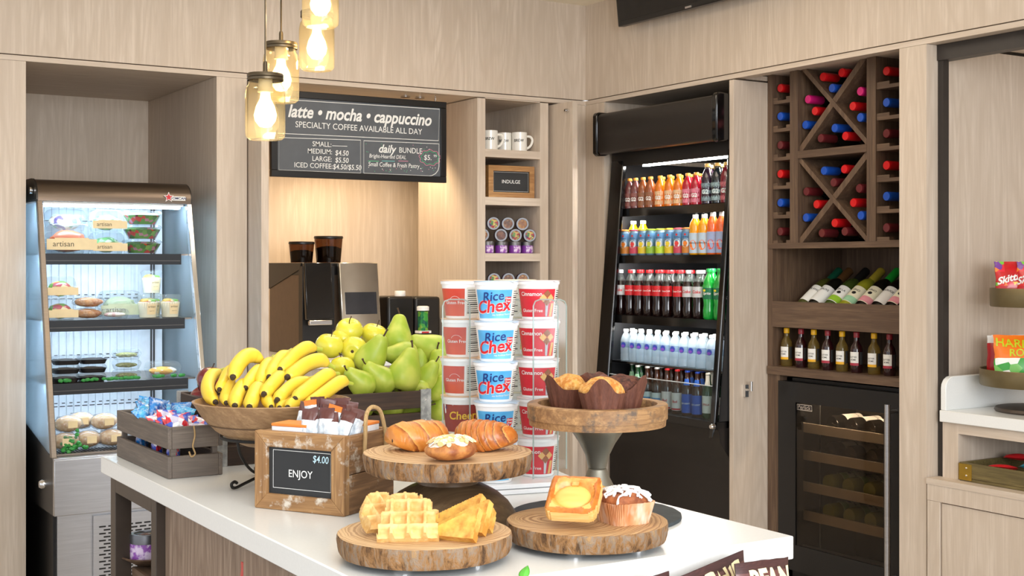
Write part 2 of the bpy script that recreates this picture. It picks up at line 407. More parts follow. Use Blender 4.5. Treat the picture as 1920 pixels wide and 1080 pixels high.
# ================================================================ THE SETTING
XB, YA, ZS, ZC = 3.55, 5.05, 2.106, 2.557
struct(B().box(mt((176, 168, 158), .35, var=.05, sc=3), (-4, -4, -.05), (4.6, 6.2, 0)), 'floor')
struct(B().box(mt((246, 236, 214), .8, var=.01), (-1.6, -.9, ZC), (4.6, 6.2, ZC + .06)), 'ceiling')
b = B()
b.box(M_OAK, (-1.6, YA, ZS + .002), (XB, 6.1, ZC))
for x0, x1 in ((-1.6, 1.009), (1.741, 1.868), (3.392, 4.6)): b.box(M_OAK, (x0, YA, 0), (x1, 6.0, 2.084))
b.box(M_OAK, (-1.6, 6.0, 0), (4.6, 6.1, 2.2))
struct(b, 'wall_back')
struct(B().box(M_OAKX, (-1.6, YA, 2.085), (XB, 6.0, ZS - .002)), 'trim_1')
b = B()
b.box(M_OAK, (XB, -.9, ZS + .002), (4.6, YA, ZC))
b.box(M_OAK, (XB, 4.898, 0), (4.5, YA - .001, 2.084))
b.box(M_OAK, (XB, 3.022, 0), (4.5, 3.141, 2.084))
b.box(M_OAK, (4.5, -.9, 0), (4.6, YA, ZS))
struct(b, 'wall_right')
b = B(); b.box(M_OAKY, (XB, -.9, 2.085), (XB + .05, YA, ZS - .002)); b.box(M_OAKY, (XB + .05, 3.99, 2.085), (4.5, YA, ZS - .002)); struct(b, 'trim_2')
struct(B().box(M_OAKY, (XB + .12, .6, 2.095), (4.5, 3.02, 2.104)), 'trim_3')
# folding doors left standing open in their pockets
for i, (x0, x1, y0) in enumerate(((1.874, 1.906, 4.905), (3.362, 3.39, 4.885))):
    d = struct(B().box(M_OAK, (x0, y0, .02), (x1, 5.42, 2.075)), 'door_%d' % (i + 1), bev=.001)
    q = B(); q.lathe(M_CHROME, [(.009, 0), (.009, .012), (.006, .02), (0, .02)], 10, Matrix.Translation((x0, y0 + .035, 2.035)) @ Matrix.Rotation(-PI / 2, 4, 'Y')); q.build('door_catch', d)
d = struct(B().box(M_OAK, (3.535, 3.987, .02), (3.735, 4.013, 2.078)), 'door_3', bev=.001)
p = onY(1397, 730, 3.987); q = B(); q.box(M_CHROME, (p.x - .012, 3.972, p.z - .03), (p.x + .006, 3.987, p.z + .02)); q.tube(M_CHROME, [(p.x - .004, 3.975, p.z), (p.x - .004, 3.945, p.z), (p.x - .004, 3.945, p.z + .035)], .006); q.build('latch', d)
# bronze track frame of the right-hand opening
b = B(); b.box(M_DARK, (3.60, .6, 2.03), (3.65, 3.018, 2.084)); b.box(M_DARK, (3.607, 2.998, .6), (3.635, 3.021, 2.03)); b.box(M_BLACK, (3.585, 2.60, 2.05), (3.6, 2.66, 2.075)); struct(b, 'trim_4')

# ================================================================ OPEN DISPLAY COOLER IN THE LEFT NICHE
X0, X1 = 1.045, 1.615
def slope_y(z): return 4.765 + (z - .634) / (1.567 - .634) * .235      # raked front of the cabinet
ck = thing('open_display_cooler', 'stainless open-front display cooler of chilled food in the left niche', 'cooler', ((X0 + X1) / 2, 5.2, 0))
L = lambda b: b   # geometry below is written in room coordinates and moved under the root
def under(b, name, root, **k):
    """parts written in room coordinates: shift them to the (unrotated) root"""
    l = root.location; b.v = [(x - l.x, y - l.y, z - l.z) for x, y, z in b.v]; return b.build(name, root, **k)
M_CINT = mt((232, 238, 242), .4, .0, var=.03)
M_CGLASS = clear((228, 240, 247), .94, .04, 1.2, .3); M_TUB = clear((248, 252, 254), .95, .1, 1.28, .10)
b = B(); b.box(M_BLACK, (X0 + .02, 4.86, .03), (X0 + .03, 5.7, .43)); b.box(M_STEEL, (X0 + .03, 4.84, .02), (X1 - .02, 5.7, .43)); under(b, 'base', ck)
b = B(); b.box(M_STEEL, (X0 + .155, 4.825, .03), (X1 - .03, 4.839, .41))
for j in range(26):
    z = .365 - j * .0128
    for i in range(12):
        x = X0 + .175 + i * .033 + (j % 2) * .0165
        if x + .024 < X1 - .04: b.box(M_BLK, (x, 4.8235, z), (x + .024, 4.826, z + .0055))
under(b, 'vent_grille', ck)
b = B(); b.box(M_STEEL, (X0, 4.75, .435), (X1, 4.775, .634)); b.box(M_STEEL, (X0, 4.755, .632), (X1, 4.80, .64)); under(b, 'front_panel', ck, bev=.002)
b = B(); b.box(M_BLACK, (X0, 4.776, .435), (X1, 5.7, .45))
b.prism(M_BLACK, [(4.776, .45), (5.7, .45), (5.7, .80), (4.776, .635)], X0, X0 + .008, Matrix(((0, 0, 1, 0), (1, 0, 0, 0), (0, 1, 0, 0), (0, 0, 0, 1))))
b.prism(M_STEEL, [(4.776, .45), (5.7, .45), (5.7, .64), (4.776, .64)], X1 - .008, X1, Matrix(((0, 0, 1, 0), (1, 0, 0, 0), (0, 1, 0, 0), (0, 0, 0, 1))))
b.box(M_DARK, (X0 + .01, 5.34, .45), (X1 - .01, 5.7, 1.6)); under(b, 'tub', ck)
q = B(); q.lathe(M_CHROME, [(.018, 0), (.018, .012), (.012, .02), (0, .02)], 14, Matrix.Translation((X0, 4.90, .53)) @ Matrix.Rotation(-PI / 2, 4, 'Y')); under(q, 'knob', ck)
b = B(); b.box(M_CINT, (X0 + .012, 5.325, .64), (X1 - .012, 5.338, 1.6))
for i in range(16): b.box(M_CINT, (X0 + .03 + i * .0285, 5.318, .7), (X0 + .042 + i * .0285, 5.326, 1.56))
for zz in (1.50, 1.205, 1.19, .965, .95, .775, .762):
    for i in range(15): b.box(M_BLK, (X0 + .03 + i * .029 + (.008 if int(zz * 1000) % 2 else 0), 5.3165, zz), (X0 + .05 + i * .029, 5.3185, zz + .0035))
for x in (X1 - .062, X1 - .05): b.box(M_DARK, (x, 5.312, .66), (x + .004, 5.325, 1.58))
under(b, 'back_panel', ck)
b = B(); b.box(M_STEELD, (X0 + .012, 4.80, .641), (X1 - .012, 5.325, .648))
for i in range(42): b.box(M_BLK, (X0 + .02 + i * .013, 4.815, .648), (X0 + .026 + i * .013, 4.90, .6495))
under(b, 'deck', ck)
Msw = Matrix(((0, 0, 1, 0), (1, 0, 0, 0), (0, 1, 0, 0), (0, 0, 0, 1)))
for x in (X0, X1 - .006):
    b = B(); b.prism(M_CGLASS, [(slope_y(.645) + .02, .645), (5.6, .70), (5.6, 1.56), (slope_y(1.56) + .02, 1.56)], x + .001, x + .005, Msw); under(b, 'glass_side', ck, smooth=False)
    b = B(); b.prism(M_CHROME if x > X0 else M_STEELD, [(slope_y(.64) - .002, .64), (slope_y(.64) + .026, .64), (slope_y(1.566) + .026, 1.566), (slope_y(1.566) - .002, 1.566)], x - .006, x + .013, Msw); under(b, 'post', ck, bev=.002)
# curved canopy
prof = [(4.998, 1.565), (4.998, 1.585)] + [(5.09 - .09 * math.cos(R(a)), 1.585 + .064 * math.sin(R(a))) for a in range(15, 91, 15)] + [(5.68, 1.649), (5.68, 1.565)]
M_CANO = mt((112, 100, 90), .32, .9, var=.05, sc=8, st=(1, 1, 40))
b = B(); b.prism(M_CANO, prof, X0 - .004, X1 + .004, Msw); can = under(b, 'canopy', ck, sharp=50)
b = B(); b.prism(M_BLACK, [(y + (.0 if y > 5.3 else -.004), z + .003) for y, z in prof], X0 - .010, X0 - .0041, Msw); b.prism(M_BLACK, prof, X1 + .0041, X1 + .008, Msw)
b.lathe(M_CHROME, [(.014, 0), (.014, .01), (0, .01)], 12, Matrix.Translation((X0 - .012, 5.06, 1.605)) @ Matrix.Rotation(-PI / 2, 4, 'Y')); under(b, 'end_cap', ck)
b = B(); b.box(M_WHITE, (X0 + .02, 5.02, 1.556), (X1 - .02, 5.10, 1.564)); b.box(glow((200, 228, 255), 40, 'led_strip'), (X0 + .03, 5.03, 1.546), (X1 - .03, 5.06, 1.5555)); under(b, 'lamp', ck)
# maker's badge: red star and dark blue capitals on white
b = B(); pb = onY(322, 372, 4.9965); st = lambda r: [(pb.x - .012 + q * r * math.sin(2 * PI * k / 10), pb.z + .004 + q * r * math.cos(2 * PI * k / 10)) for k in range(10) for q in [1 if k % 2 == 0 else .42]]
Mxz = Matrix(((1, 0, 0, 0), (0, 0, -1, 0), (0, 1, 0, 0), (0, 0, 0, 1)))
b.box(M_WHITE, (pb.x, 4.9955, pb.z - .008), (pb.x + .054, 4.998, pb.z + .008))
b.prism(M_WHITE, st(.021), -4.998, -4.9955, Mxz); b.prism(mt((206, 40, 48), .4), st(.016), -4.9955, -4.995, Mxz)
b.text(mt((24, 32, 84), .4), 'OMCAN', .0135, plane((pb.x + .030, 4.9952, pb.z), (1, 0, 0), (0, 0, 1)), .03, sx=1.1); under(b, 'badge', ck)
SH = ((4.97, 1.369), (4.925, 1.122), (4.885, .893))
LED = glow((200, 228, 255), 36, 'led_strip')
for i, (y, z) in enumerate(SH):
    b = B(); b.box(M_STEELD, (X0 + .012, y + .012, z - .006), (X1 - .012, 5.31, z)); s = under(b, 'shelf', ck)
    b = B(); b.box(M_BLACKG, (X0 + .008, y - .004, z - .041), (X1 - .045, y + .012, z)); b.box(mt((90, 88, 86), .3), (X0 + .01, y - .0055, z - .028), (X1 - .05, y - .004, z - .0255)); b.v = [(a - ck.location.x, c - ck.location.y, d) for a, c, d in b.v]; b.build('price_rail', s)
    b = B(); b.box(LED, (X0 + .02, y + .02, z - .02), (X1 - .05, y + .035, z - .0065)); b.v = [(a - ck.location.x, c - ck.location.y, d) for a, c, d in b.v]; b.build('led_tube', s)

# ---------------------------------------------------------------- chilled food
M_KRAFT = mt((236, 216, 172), .6, var=.03)
M_SALAD = cells([(64, 116, 40), (96, 150, 52), (74, 126, 40), (196, 46, 36), (120, 166, 60), (86, 40, 40), (186, 120, 140), (90, 146, 50)], 60, .35, .5, .3)
M_GREENS = cells([(60, 120, 60), (96, 160, 84), (130, 180, 110), (70, 140, 70), (206, 220, 190)], 70, .4)
M_CARROT = wood((226, 108, 30), (190, 78, 16), 'X', 3, .35)
M_FRUIT = cells([(200, 50, 50), (120, 180, 60), (240, 190, 70), (214, 64, 96), (250, 232, 190), (150, 190, 70)], 38, .3, .4, .4)
M_BREAD = blotch((214, 150, 84), (172, 98, 44), (236, 206, 160), 26, .6)
def bowl_box(name, label, cat, fill, r=.074, h=.044, group=None):
    def mk():
        t = thing(name, label, cat, group=group)
        b = B(); b.lathe(M_TUB, [(r * .68, 0), (r * .70, .002), (r * .98, h), (r * 1.03, h), (r * 1.03, h + .003)], 28); b.build('bowl', t)
        b = B(); b.lathe(fill, [(r * .64, .003), (r * .93, h * .86), (r * .7, h * 1.04), (0, h * 1.1)], 24, wob=lambda a, z: 1 + .03 * math.sin(5 * a + 90 * z)); b.build('salad', t)
        b = B(); b.lathe(M_TUB, [(r * 1.04, h + .003), (r * 1.0, h + .006), (r * .95, h + .010), (0, h + .011)], 28); b.build('lid', t)
        return t
    return Kind(mk)
def clam(name, label, cat, fill, w=.14, d=.11, h=.055, sleeve=None, text=None, dome=True, group=None, tray=None):
    """hinged clear tub with its filling and, if it has one, a printed band"""
    def mk():
        t = thing(name, label, cat, group=group); pw = lambda a, e: math.copysign(abs(a) ** e, a)
        def ring(u, z, k):
            a = 2 * PI * u; return (pw(math.cos(a), .45) * w / 2 * k, pw(math.sin(a), .45) * d / 2 * k, z)
        b = B(); m = tray or M_TUB
        b.grid(m, lambda u, v: ring(u, h * .5 * v, .86 + .14 * v), 28, 2, True); b.add(m, [ring(i / 28, 0, .86) for i in range(28)], [tuple(range(28))[::-1]])
        b.grid(m, lambda u, v: ring(u, h * .5, 1 + .05 * v), 28, 1, True); b.build('tub', t)
        b = B(); b.ball(fill, (0, 0, h * .42), (w * .40, d * .40, h * (.36 if dome else .25)), 18, 10, nz=.14, ns=60); b.build('filling', t)
        b = B(); b.grid(M_TUB, lambda u, v: ring(u, h * .53 + h * .47 * math.sin(v * PI / 2), 1.03 - .35 * v * v), 28, 4, True); b.add(M_TUB, [ring(i / 28, h, .68) for i in range(28)], [tuple(range(28))]); b.build('lid', t)
        if sleeve:
            b = B(); b.box(sleeve, (-w * .53, -d * .535, h * .12), (w * .53, -d * .515, h * .48)); b.box(sleeve, (-w * .36, -d * .52, h * .48), (w * .36, -d * .50, h * .52))
            if text: b.text(mt((70, 60, 46), .6), text, h * .26, plane((-w * .18, -d * .537, h * .31), (1, 0, 0), (0, 0, 1)), .0)
            b.build('band', t)
        return t
    return Kind(mk)
def shelf_pt(px, i, dy=.05, x=None):
    y, z = SH[i] if i < 3 else (4.80, .649); p = onY(px, 480, y + dy); return V((p.x, y + dy, z + .0005))
sal = bowl_box('salad_bowl', '', 'salad bowl', M_SALAD)
for k, w_ in enumerate(('lowest', 'middle', 'topmost')):
    p = shelf_pt(266, 0, .085); sal((p.x, p.y, p.z + k * .0560), .4 * k, 'clear bowl of mixed tomato salad, %s of the stack of three on the top shelf' % w_)
c = clam('vegetable_tub', '', 'food tub', M_CARROT, .172, .13, .112, M_KRAFT, 'artisan'); c(shelf_pt(127, 0, .075), 0, 'clear tub of orange carrot sticks with a kraft band, front left of the top shelf')
c = clam('salad_tub', '', 'food tub', M_GREENS, .122, .12, .082, M_KRAFT, 'artisan'); p = shelf_pt(199, 0, .085); c(p, 0, 'clear tub of green leaves with a kraft band, beside the carrot tub')
c((p.x + .004, p.y + .02, p.z + .086), 0, 'clear tub of pale salad with a kraft band, on the tub of green leaves')
c = clam('noodle_tub', '', 'food tub', cells([(240, 222, 190), (238, 190, 140), (90, 60, 120), (110, 160, 110), (246, 236, 214)], 60), .15, .11, .085); p = shelf_pt(122, 0, .205); c((p.x, p.y, p.z), 0, 'lower clear tub behind the carrot sticks on the top shelf'); c((p.x, p.y, p.z + .087), 0, 'clear tub with purple cabbage garnish on top, behind the carrot sticks')
# second shelf
c = clam('fruit_tub', '', 'food tub', M_FRUIT, .105, .10, .078, M_KRAFT); p = shelf_pt(112, 1, .07); c(p, 0, 'clear tub of kiwi and berries, bottom left on the second shelf'); c((p.x, p.y, p.z + .083), 0, 'clear tub of strawberries with a kraft band, on the kiwi tub')
def roll():
    t = thing('wrapped_roll', '', 'sandwich'); b = B(); b.ball(M_BREAD, (0, 0, .018), (.052, .034, .018), 18, 10, nz=.15, ns=40); b.build('bread', t)
    b = B(); b.ball(M_TUB, (0, 0, .02), (.062, .040, .020), 18, 10, nz=.25, ns=60, seed=4); b.build('film', t); return t
rl = Kind(roll); p = shelf_pt(166, 1, .06); rl((p.x, p.y, p.z + .004), .2, 'film-wrapped golden roll, lower one beside the fruit tubs'); rl((p.x + .004, p.y + .01, p.z + .046), -.15, 'film-wrapped golden roll lying on another roll on the second shelf')
c = clam('sandwich_tub', '', 'sandwich', wood((206, 204, 168), (150, 168, 130), 'X', 3), .16, .11, .105, mt((196, 212, 186), .6), 'artisan'); c(shelf_pt(224, 1, .125), 0, 'domed clear tub of sandwich halves with a pale green band')
c = clam('wrap_tub', '', 'sandwich', cells([(240, 226, 206), (226, 180, 170), (232, 210, 180)], 50), .10, .06, .038, dome=False); c(shelf_pt(215, 1, .04), 0, 'small flat clear pack in front of the sandwich tub on the second shelf')
def parfait():
    t = thing('parfait_cup', '', 'dessert cup'); pr = [(.027, 0), (.034, .068)]; b = B(); b.lathe(M_TUB, [(.0, .001)] + pr + [(.036, .068), (.036, .072), (.030, .078), (0, .079)], 24); b.build('cup', t)
    b = B(); b.lathe(mt((244, 236, 208), .5, var=.04), [(.0265, .002), (.0325, .052), (.02, .056), (0, .057)], 22); b.build('yogurt', t)
    b = B(); b.ball(M_FRUIT, (0, 0, .056), (.028, .028, .009), 14, 8, nz=.3, ns=80); b.build('fruit_topping', t)
    f = interp(pr); b = B(); b.label(M_KRAFT, f, .012, .046, -PI / 2 - .55, -PI / 2 + .55); b.text(mt((70, 60, 46), .6), 'artisan', .010, cyl(f, .038, eps=.0007)); b.text(mt((90, 80, 66), .6), 'yogurt fruit', .004, cyl(f, .024, eps=.0007)); b.build('label', t); return t
pf = Kind(parfait); p = shelf_pt(277, 1, .06); pf(p, .2, scale=1.15, label='clear cup of yogurt and yellow fruit, left of the two yogurt cups in front')
p2 = shelf_pt(319, 1, .06); pf(p2, .2, scale=1.15, label='clear yogurt cup with brown topping, right end of the second shelf'); p3 = shelf_pt(284, 1, .15); pf((p3.x, p3.y, p3.z + .092), .2, scale=1.15, label='clear yogurt cup standing on top behind the other yogurt cups'); pf(p3, .2, scale=1.15, label='lower clear yogurt cup behind the yellow fruit cup')
# third shelf: black trays, nut tubs, fruit tub
c = clam('meal_tray', '', 'food tray', mt((40, 32, 28), .6), .098, .09, .032, dome=False, tray=mt((22, 22, 26), .35))
for k, (px, nm) in enumerate(((121, 'left stack by the steel post'), (171, 'right stack beside the nut tubs'))):
    p = shelf_pt(px, 2, .065)
    for j, w_ in enumerate(('lowest', 'middle', 'topmost')): c((p.x + .002 * j, p.y, p.z + j * .0325), 0, 'black meal tray with clear lid, %s of the %s' % (w_, nm))
c = clam('nut_tub', '', 'food tub', cells([(176, 172, 96), (150, 146, 80), (206, 196, 130), (120, 120, 60)], 90), .1, .08, .037, dome=False); p = shelf_pt(237, 2, .06)
for j, w_ in enumerate(('lowest', 'middle', 'topmost')): c((p.x, p.y, p.z + j * .0385), 0, 'clear tub of green pumpkin seeds, %s of its stack on the third shelf' % w_)
c = clam('fruit_pot', '', 'food tub', cells([(250, 244, 226), (242, 170, 60), (246, 200, 90), (250, 246, 236)], 40), .13, .09, .062, dome=False); p = shelf_pt(305, 2, .07); c(p, 0, 'clear flat tub of orange and pale fruit at the right end of the third shelf')
b = B(); random.seed(5)
M_LEAF = mt((52, 150, 66), .45, var=.2, sc=60)
for px in (118, 128, 160, 176, 198, 207, 214, 232, 243, 255, 296, 300, 330, 342):
    p = shelf_pt(px, 2, .012)
    for k in range(4):
        a = random.uniform(0, 6.28); l = random.uniform(.010, .017); d = V((math.cos(a), math.sin(a) * .3, random.uniform(.1, .5))) * l
        b.ball(M_LEAF, p + d * .7 + V((0, .004, .006)), (.009, .003, .006), 8, 5, nz=.3, ns=200)
o = b.build('garnish', kind='stuff'); tag(o, 'row of bright green leaf garnish along the front of the third shelf', 'garnish')
# deck: wrapped sandwiches and parsley
def wsand():
    t = thing('wrapped_sandwich', '', 'sandwich', group='wrapped sandwiches on the cooler deck'); b = B(); b.ball(blotch((222, 186, 136), (190, 140, 84), (240, 226, 200), 30), (0, 0, .03), (.05, .035, .03), 18, 10, nz=.12, ns=40); b.build('bread', t)
    b = B(); b.ball(clear((250, 252, 255), .9, .12, 1.5, .14), (0, 0, .03), (.056, .041, .033), 18, 12, nz=.2, ns=70, seed=2); b.build('film', t)
    b = B(); b.box(M_KRAFT, (-.016, -.0425, .018), (.020, -.0405, .044)); b.build('label_sticker', t); return t
ws = Kind(wsand)
for px, z, dy, w_ in ((122, 0, .06, 'left end of the lower row, partly behind parsley'), (165, 0, .08, 'middle of the lower row'), (209, 0, .08, 'right end of the lower row'), (128, .058, .1, 'left end of the upper row'), (152, .062, .15, 'middle of the upper row'), (196, .058, .11, 'right end of the upper row')):
    p = shelf_pt(px, 3, dy); ws((p.x, p.y, p.z + z + .007), random.uniform(-.2, .2), scale=.98, label='film-wrapped bread sandwich on the cooler deck, %s' % w_)
b = B(); p = shelf_pt(132, 3, .03)
for k in range(46):
    q = V((random.gauss(0, .022), random.gauss(0, .008), abs(random.gauss(.028, .02)))); b.ball(M_LEAF, p + q, (.008, .006, .007), 7, 5, nz=.5, ns=180, seed=k)
b.tube(M_LEAF, [p + V((0, .005, .0)), p + V((0, 0, .03))], .004, 6)
tag(b.build('parsley_bunch'), 'curly green parsley bunch on the cooler deck', 'garnish')

# ================================================================ MENU BOARD
yb = 5.10; tl = onY(507, 178, yb); br = onY(835, 342, yb); x0, x1 = onY(507, 300, yb).x, onY(835, 300, yb).x
z0 = onY(507, 331, yb).z; z1 = onY(834, 192, yb).z
BW, BH = x1 - x0, z1 - z0
mb = thing('menu_board', 'black framed coffee menu board hanging in the coffee niche', 'menu board', ((x0 + x1) / 2, yb, z0))
b = B(); t_ = .028
b.box(M_BLACK, (-BW / 2, -.012, 0), (BW / 2, .012, t_)); b.box(M_BLACK, (-BW / 2, -.012, BH - t_), (BW / 2, .012, BH)); b.box(M_BLACK, (-BW / 2, -.012, t_), (-BW / 2 + t_, .012, BH - t_)); b.box(M_BLACK, (BW / 2 - t_, -.012, t_), (BW / 2, .012, BH - t_)); b.build('frame', mb, bev=.002)
b = B(); b.box(mt((92, 96, 101), .45, var=.1, sc=6), (-BW / 2 + t_, -.004, t_), (BW / 2 - t_, .006, BH - t_)); b.build('chalk_panel', mb)
px2 = lambda px, py: (onY(px, py, yb).x - (x0 + x1) / 2, onY(px, py, yb).z - z0)
def line(b, m, pts, w, y=-.0052, closed=False): b.tube(m, [(p[0], y, p[1]) for p in pts], w / 2, 4, closed)
b = B()
def rect(pts): line(b, M_INK, [px2(*p) for p in pts], .0035, closed=True)
rect([(519, 186), (823, 205), (821, 264), (518, 250)])
rect([(522, 258), (675, 263), (675, 325), (522, 319)])
q = [(681, 264), (822, 270), (822, 312)] + [(822 - 18 * (1 - math.cos(R(a))), 312 + 18 * math.sin(R(a))) for a in (25, 50, 75, 90)] + [(681, 325)]; rect(q)
b.build('border_lines', mb)
b = B()
def tx(s, px, py, size, bold=0, shear=0, sx=1, m=M_INK, slope=.0):
    x, z = px2(px, py); b.text(m, s, size, plane((x, -.0048, z), (1, 0, slope), (0, 0, 1)), bold, shear, sx)
tx('latte \u2022 mocha \u2022 cappuccino', 677, 218, .073, .026, .28, .86, slope=.0)
tx('SPECIALTY COFFEE AVAILABLE ALL DAY', 675, 241, .036, .003, 0, .93); b.build('headline_lettering', mb); b = B()
for s, px, py in (('SMALL:', 603, 271), ('MEDIUM:', 599, 284.5), ('LARGE:', 603, 298.5), ('ICED COFFEE:', 587, 311)): tx(s, px, py, .03, .003, 0, .95)
b.build('size_lettering', mb); b = B()
tx('daily', 724, 280, .05, .02, .28, .9); tx('BUNDLE', 769, 283, .034, .003, 0, .9); b.build('bundle_lettering', mb)
b = B()
for s, px, py in (('$4.50', 640, 287.5), ('$5.50', 640, 301), ('$4.50/$5.50', 650, 314)): tx(s, px, py, .031, .008, .1, .9)
line(b, M_INK, [px2(622, 273.5), px2(650, 274.5)], .003)
tx('Bright-Hearted DEAL', 726, 294, .024, .004, .15, .85); tx('Small Coffee & Fresh Pastry', 738, 310, .027, .004, .1, .82); tx('$5.', 801, 296, .032, .006, .05); tx('99', 815, 293, .017, .006)
M_CHP, M_CHG = mt((226, 150, 170), .7), mt((96, 190, 140), .7)
for m_, k in ((M_CHP, 1.0), (M_CHG, .82)):
    line(b, m_, [(px2(805, 296)[0] + (.052 + .004 * math.sin(9 * a)) * k * math.cos(a), px2(805, 296)[1] + (.034 + .003 * math.sin(9 * a)) * k * math.sin(a)) for a in [2 * PI * i / 48 for i in range(48)]], .0028, -.0055, True)
for (px, wd, m_) in ((699, 20, M_CHG), (727, 24, mt((120, 200, 196), .7)), (755, 18, M_CHP)): line(b, m_, [px2(px - wd / 2, 302), px2(px + wd / 2, 302.5)], .0035)
random.seed(3)
for k in range(46):
    x, z = px2(random.uniform(684, 816), random.choice([random.uniform(268, 290), random.uniform(314, 324)])); b.box(random.choice([M_CHP, M_CHG, M_INK]), (x, -.0049, z), (x + .003, -.0044, z + .003))
b.build('chalk_writing', mb)
for px in (816, 548):
    x = px2(px, 190)[0]; b = B(); n = 3
    for k in range(n):
        zz = BH + .004 + k * .009; b.tube(M_CHROME, [(x + (.0035 * math.cos(a) if k % 2 else 0), (0 if k % 2 else .0035 * math.cos(a)), zz + .006 * math.sin(a)) for a in [2 * PI * i / 10 for i in range(10)]], .0011, 5, True)
    b.build('hanging_chain', mb)
for k, px in enumerate((760, 787)):
    p = onY(px, 169, 5.2); o = B(); o.lathe(M_CHROME, [(.022, 0), (.022, .006), (.014, .006), (.012, .001), (0, .001)][::-1], 18); o = o.build('recessed_downlight'); tag(o, 'small chrome recessed downlight in the coffee niche ceiling, %s one' % ('left', 'right')[k], 'downlight', loc=(p.x, 5.2, 2.0785))

# ================================================================ COFFEE COUNTER, MACHINE, MILK BOX
b = B(); b.box(M_OAK, (1.915, 5.12, 0), (2.945, 5.98, .885)); cc = b.build('coffee_counter'); tag(cc, 'pale counter cabinet of the coffee niche behind the fruit', 'counter')
q = B(); q.box(M_QUARTZ, (1.912, 5.08, .886), (2.948, 5.99, .92)); q.build('counter_top', cc, bev=.003)
cm = thing('coffee_machine', 'dark coffee machine with a touch screen and two bean hoppers on top', 'coffee machine', (2.42, 5.58, .92))
M_CMB = mt((108, 92, 78), .35, .5, var=.04)
b = B(); b.box(M_CMB, (-.17, -.16, 0), (.17, .2, .36)); b.box(M_BLACK, (-.171, -.165, .36), (.171, .2, .415))
b.prism(M_BLACK, [(-.19, .415), (.215, .415), (.215, .29), (-.17, .385)], -.1745, -.1722, Msw); b.box(M_BLACK, (-.174, -.205, 0), (-.02, -.16, .40)); b.build('body', cm, bev=.004)
Mt = lambda x: Matrix.Translation((x, -.205, .415)) @ Matrix.Rotation(R(-7), 4, 'X')
b = B(); b.box(M_BLACKG, (-.068, -.012, -.255), (.062, .012, 0), Mt(-.103)); b.box(M_STEEL, (-.06, -.02, -.28), (.05, .0, -.258), Mt(-.103)); b.build('bean_door', cm, bev=.004)
b = B(); b.box(mt((214, 210, 200), .12, .9, var=.1, sc=4), (-.088, -.012, -.30), (.105, .012, 0), Mt(.085)); s_ = b.build('front_panel', cm, bev=.004)
b = B(); b.box(mt((52, 54, 60), .12, var=.1, sc=8), (-.068, -.0135, -.235), (.088, -.011, -.135), Mt(.085)); b.build('screen', s_)
b = B(); b.box(M_STEEL, (-.015, -.23, .0), (.17, -.19, .09)); b.box(M_BLACK, (-.17, -.24, 0), (.17, -.16, .03)); b.build('drip_tray', cm)
M_SMOKE = clear((170, 138, 112), .8, .05)
for x, w_, h in ((-.085, .058, .085), (.05, .066, .112)):
    t = B(); t.lathe(M_SMOKE, [(w_ * .86, 0), (w_, h), (w_ * .99, h)], 26); t.lathe(M_SMOKE, [(0, .001), (w_ * .86, 0)], 26); t.v = [(a + x, c + .02, d + .416) for a, c, d in t.v]; hp = t.build('bean_hopper', cm)
    t = B(); t.lathe(M_BLACK, [(w_ * 1.02, h), (w_ * 1.04, h + .006), (w_ * 1.0, h + .012), (0, h + .014)], 26); t.v = [(a + x, c + .02, d + .416) for a, c, d in t.v]; t.build('hopper_lid', hp)
    t = B(); t.lathe(blotch((48, 30, 20), (24, 14, 10), None, 120), [(w_ * .84, .002), (w_ * .92, h * .6), (w_ * .5, h * .68), (0, h * .7)], 22); t.v = [(a + x, c + .02, d + .416) for a, c, d in t.v]; t.build('coffee_beans', hp)
p0, p1 = onY(727, 556, 5.34), onY(826, 556, 5.34)
mk = thing('milk_dispenser', 'black box dispenser with a white screw cap on the coffee counter', 'dispenser', ((p0.x + p1.x) / 2, 5.42, .92)); w_ = (p1.x - p0.x) / 2
b = B(); b.box(M_BLACK, (-w_, -.08, 0), (w_ * .0, .10, p0.z - .92)); b.box(M_BLACK, (w_ * .02, -.08, 0), (w_, .10, p0.z - .924)); b.build('case', mk, bev=.012)
b = B(); b.lathe(M_WHITE, [(.026, 0), (.026, .02), (.024, .024), (0, .024)], 20); b.v = [(a - w_ * .32, c - .02, d + p0.z - .92) for a, c, d in b.v]; b.build('cap', mk)
p = onY(793, 600, 5.2); sd = thing('sweetener_dispenser', 'clear tube of green packets with a white cap before the black box', 'dispenser', (p.x, 5.2, .92)); h = onY(793, 575, 5.2).z - .92
b = B(); b.box(M_BLACK, (-.03, -.02, 0), (.03, .02, h * .45)); b.box(mt((232, 230, 226), .4), (-.03, -.024, h * .45), (.03, .02, h * .5)); b.box(mt((200, 50, 50), .4), (-.018, -.025, h * .452), (.018, -.0238, h * .485)); b.build('holder', sd)
b = B(); b.lathe(clear((210, 236, 226), .85, .05), [(.026, h * .5), (.026, h * .92)], 18, caps=False); b.build('tube', sd)
b = B(); b.box(cells([(60, 170, 96), (120, 210, 90), (40, 130, 110), (200, 224, 90)], 60), (-.018, -.014, h * .5), (.018, .014, h * .9)); b.build('packets', sd)
b = B(); b.lathe(M_WHITE, [(.028, h * .92), (.028, h), (.02, h + .003), (0, h + .003)], 18); b.build('cap', sd)

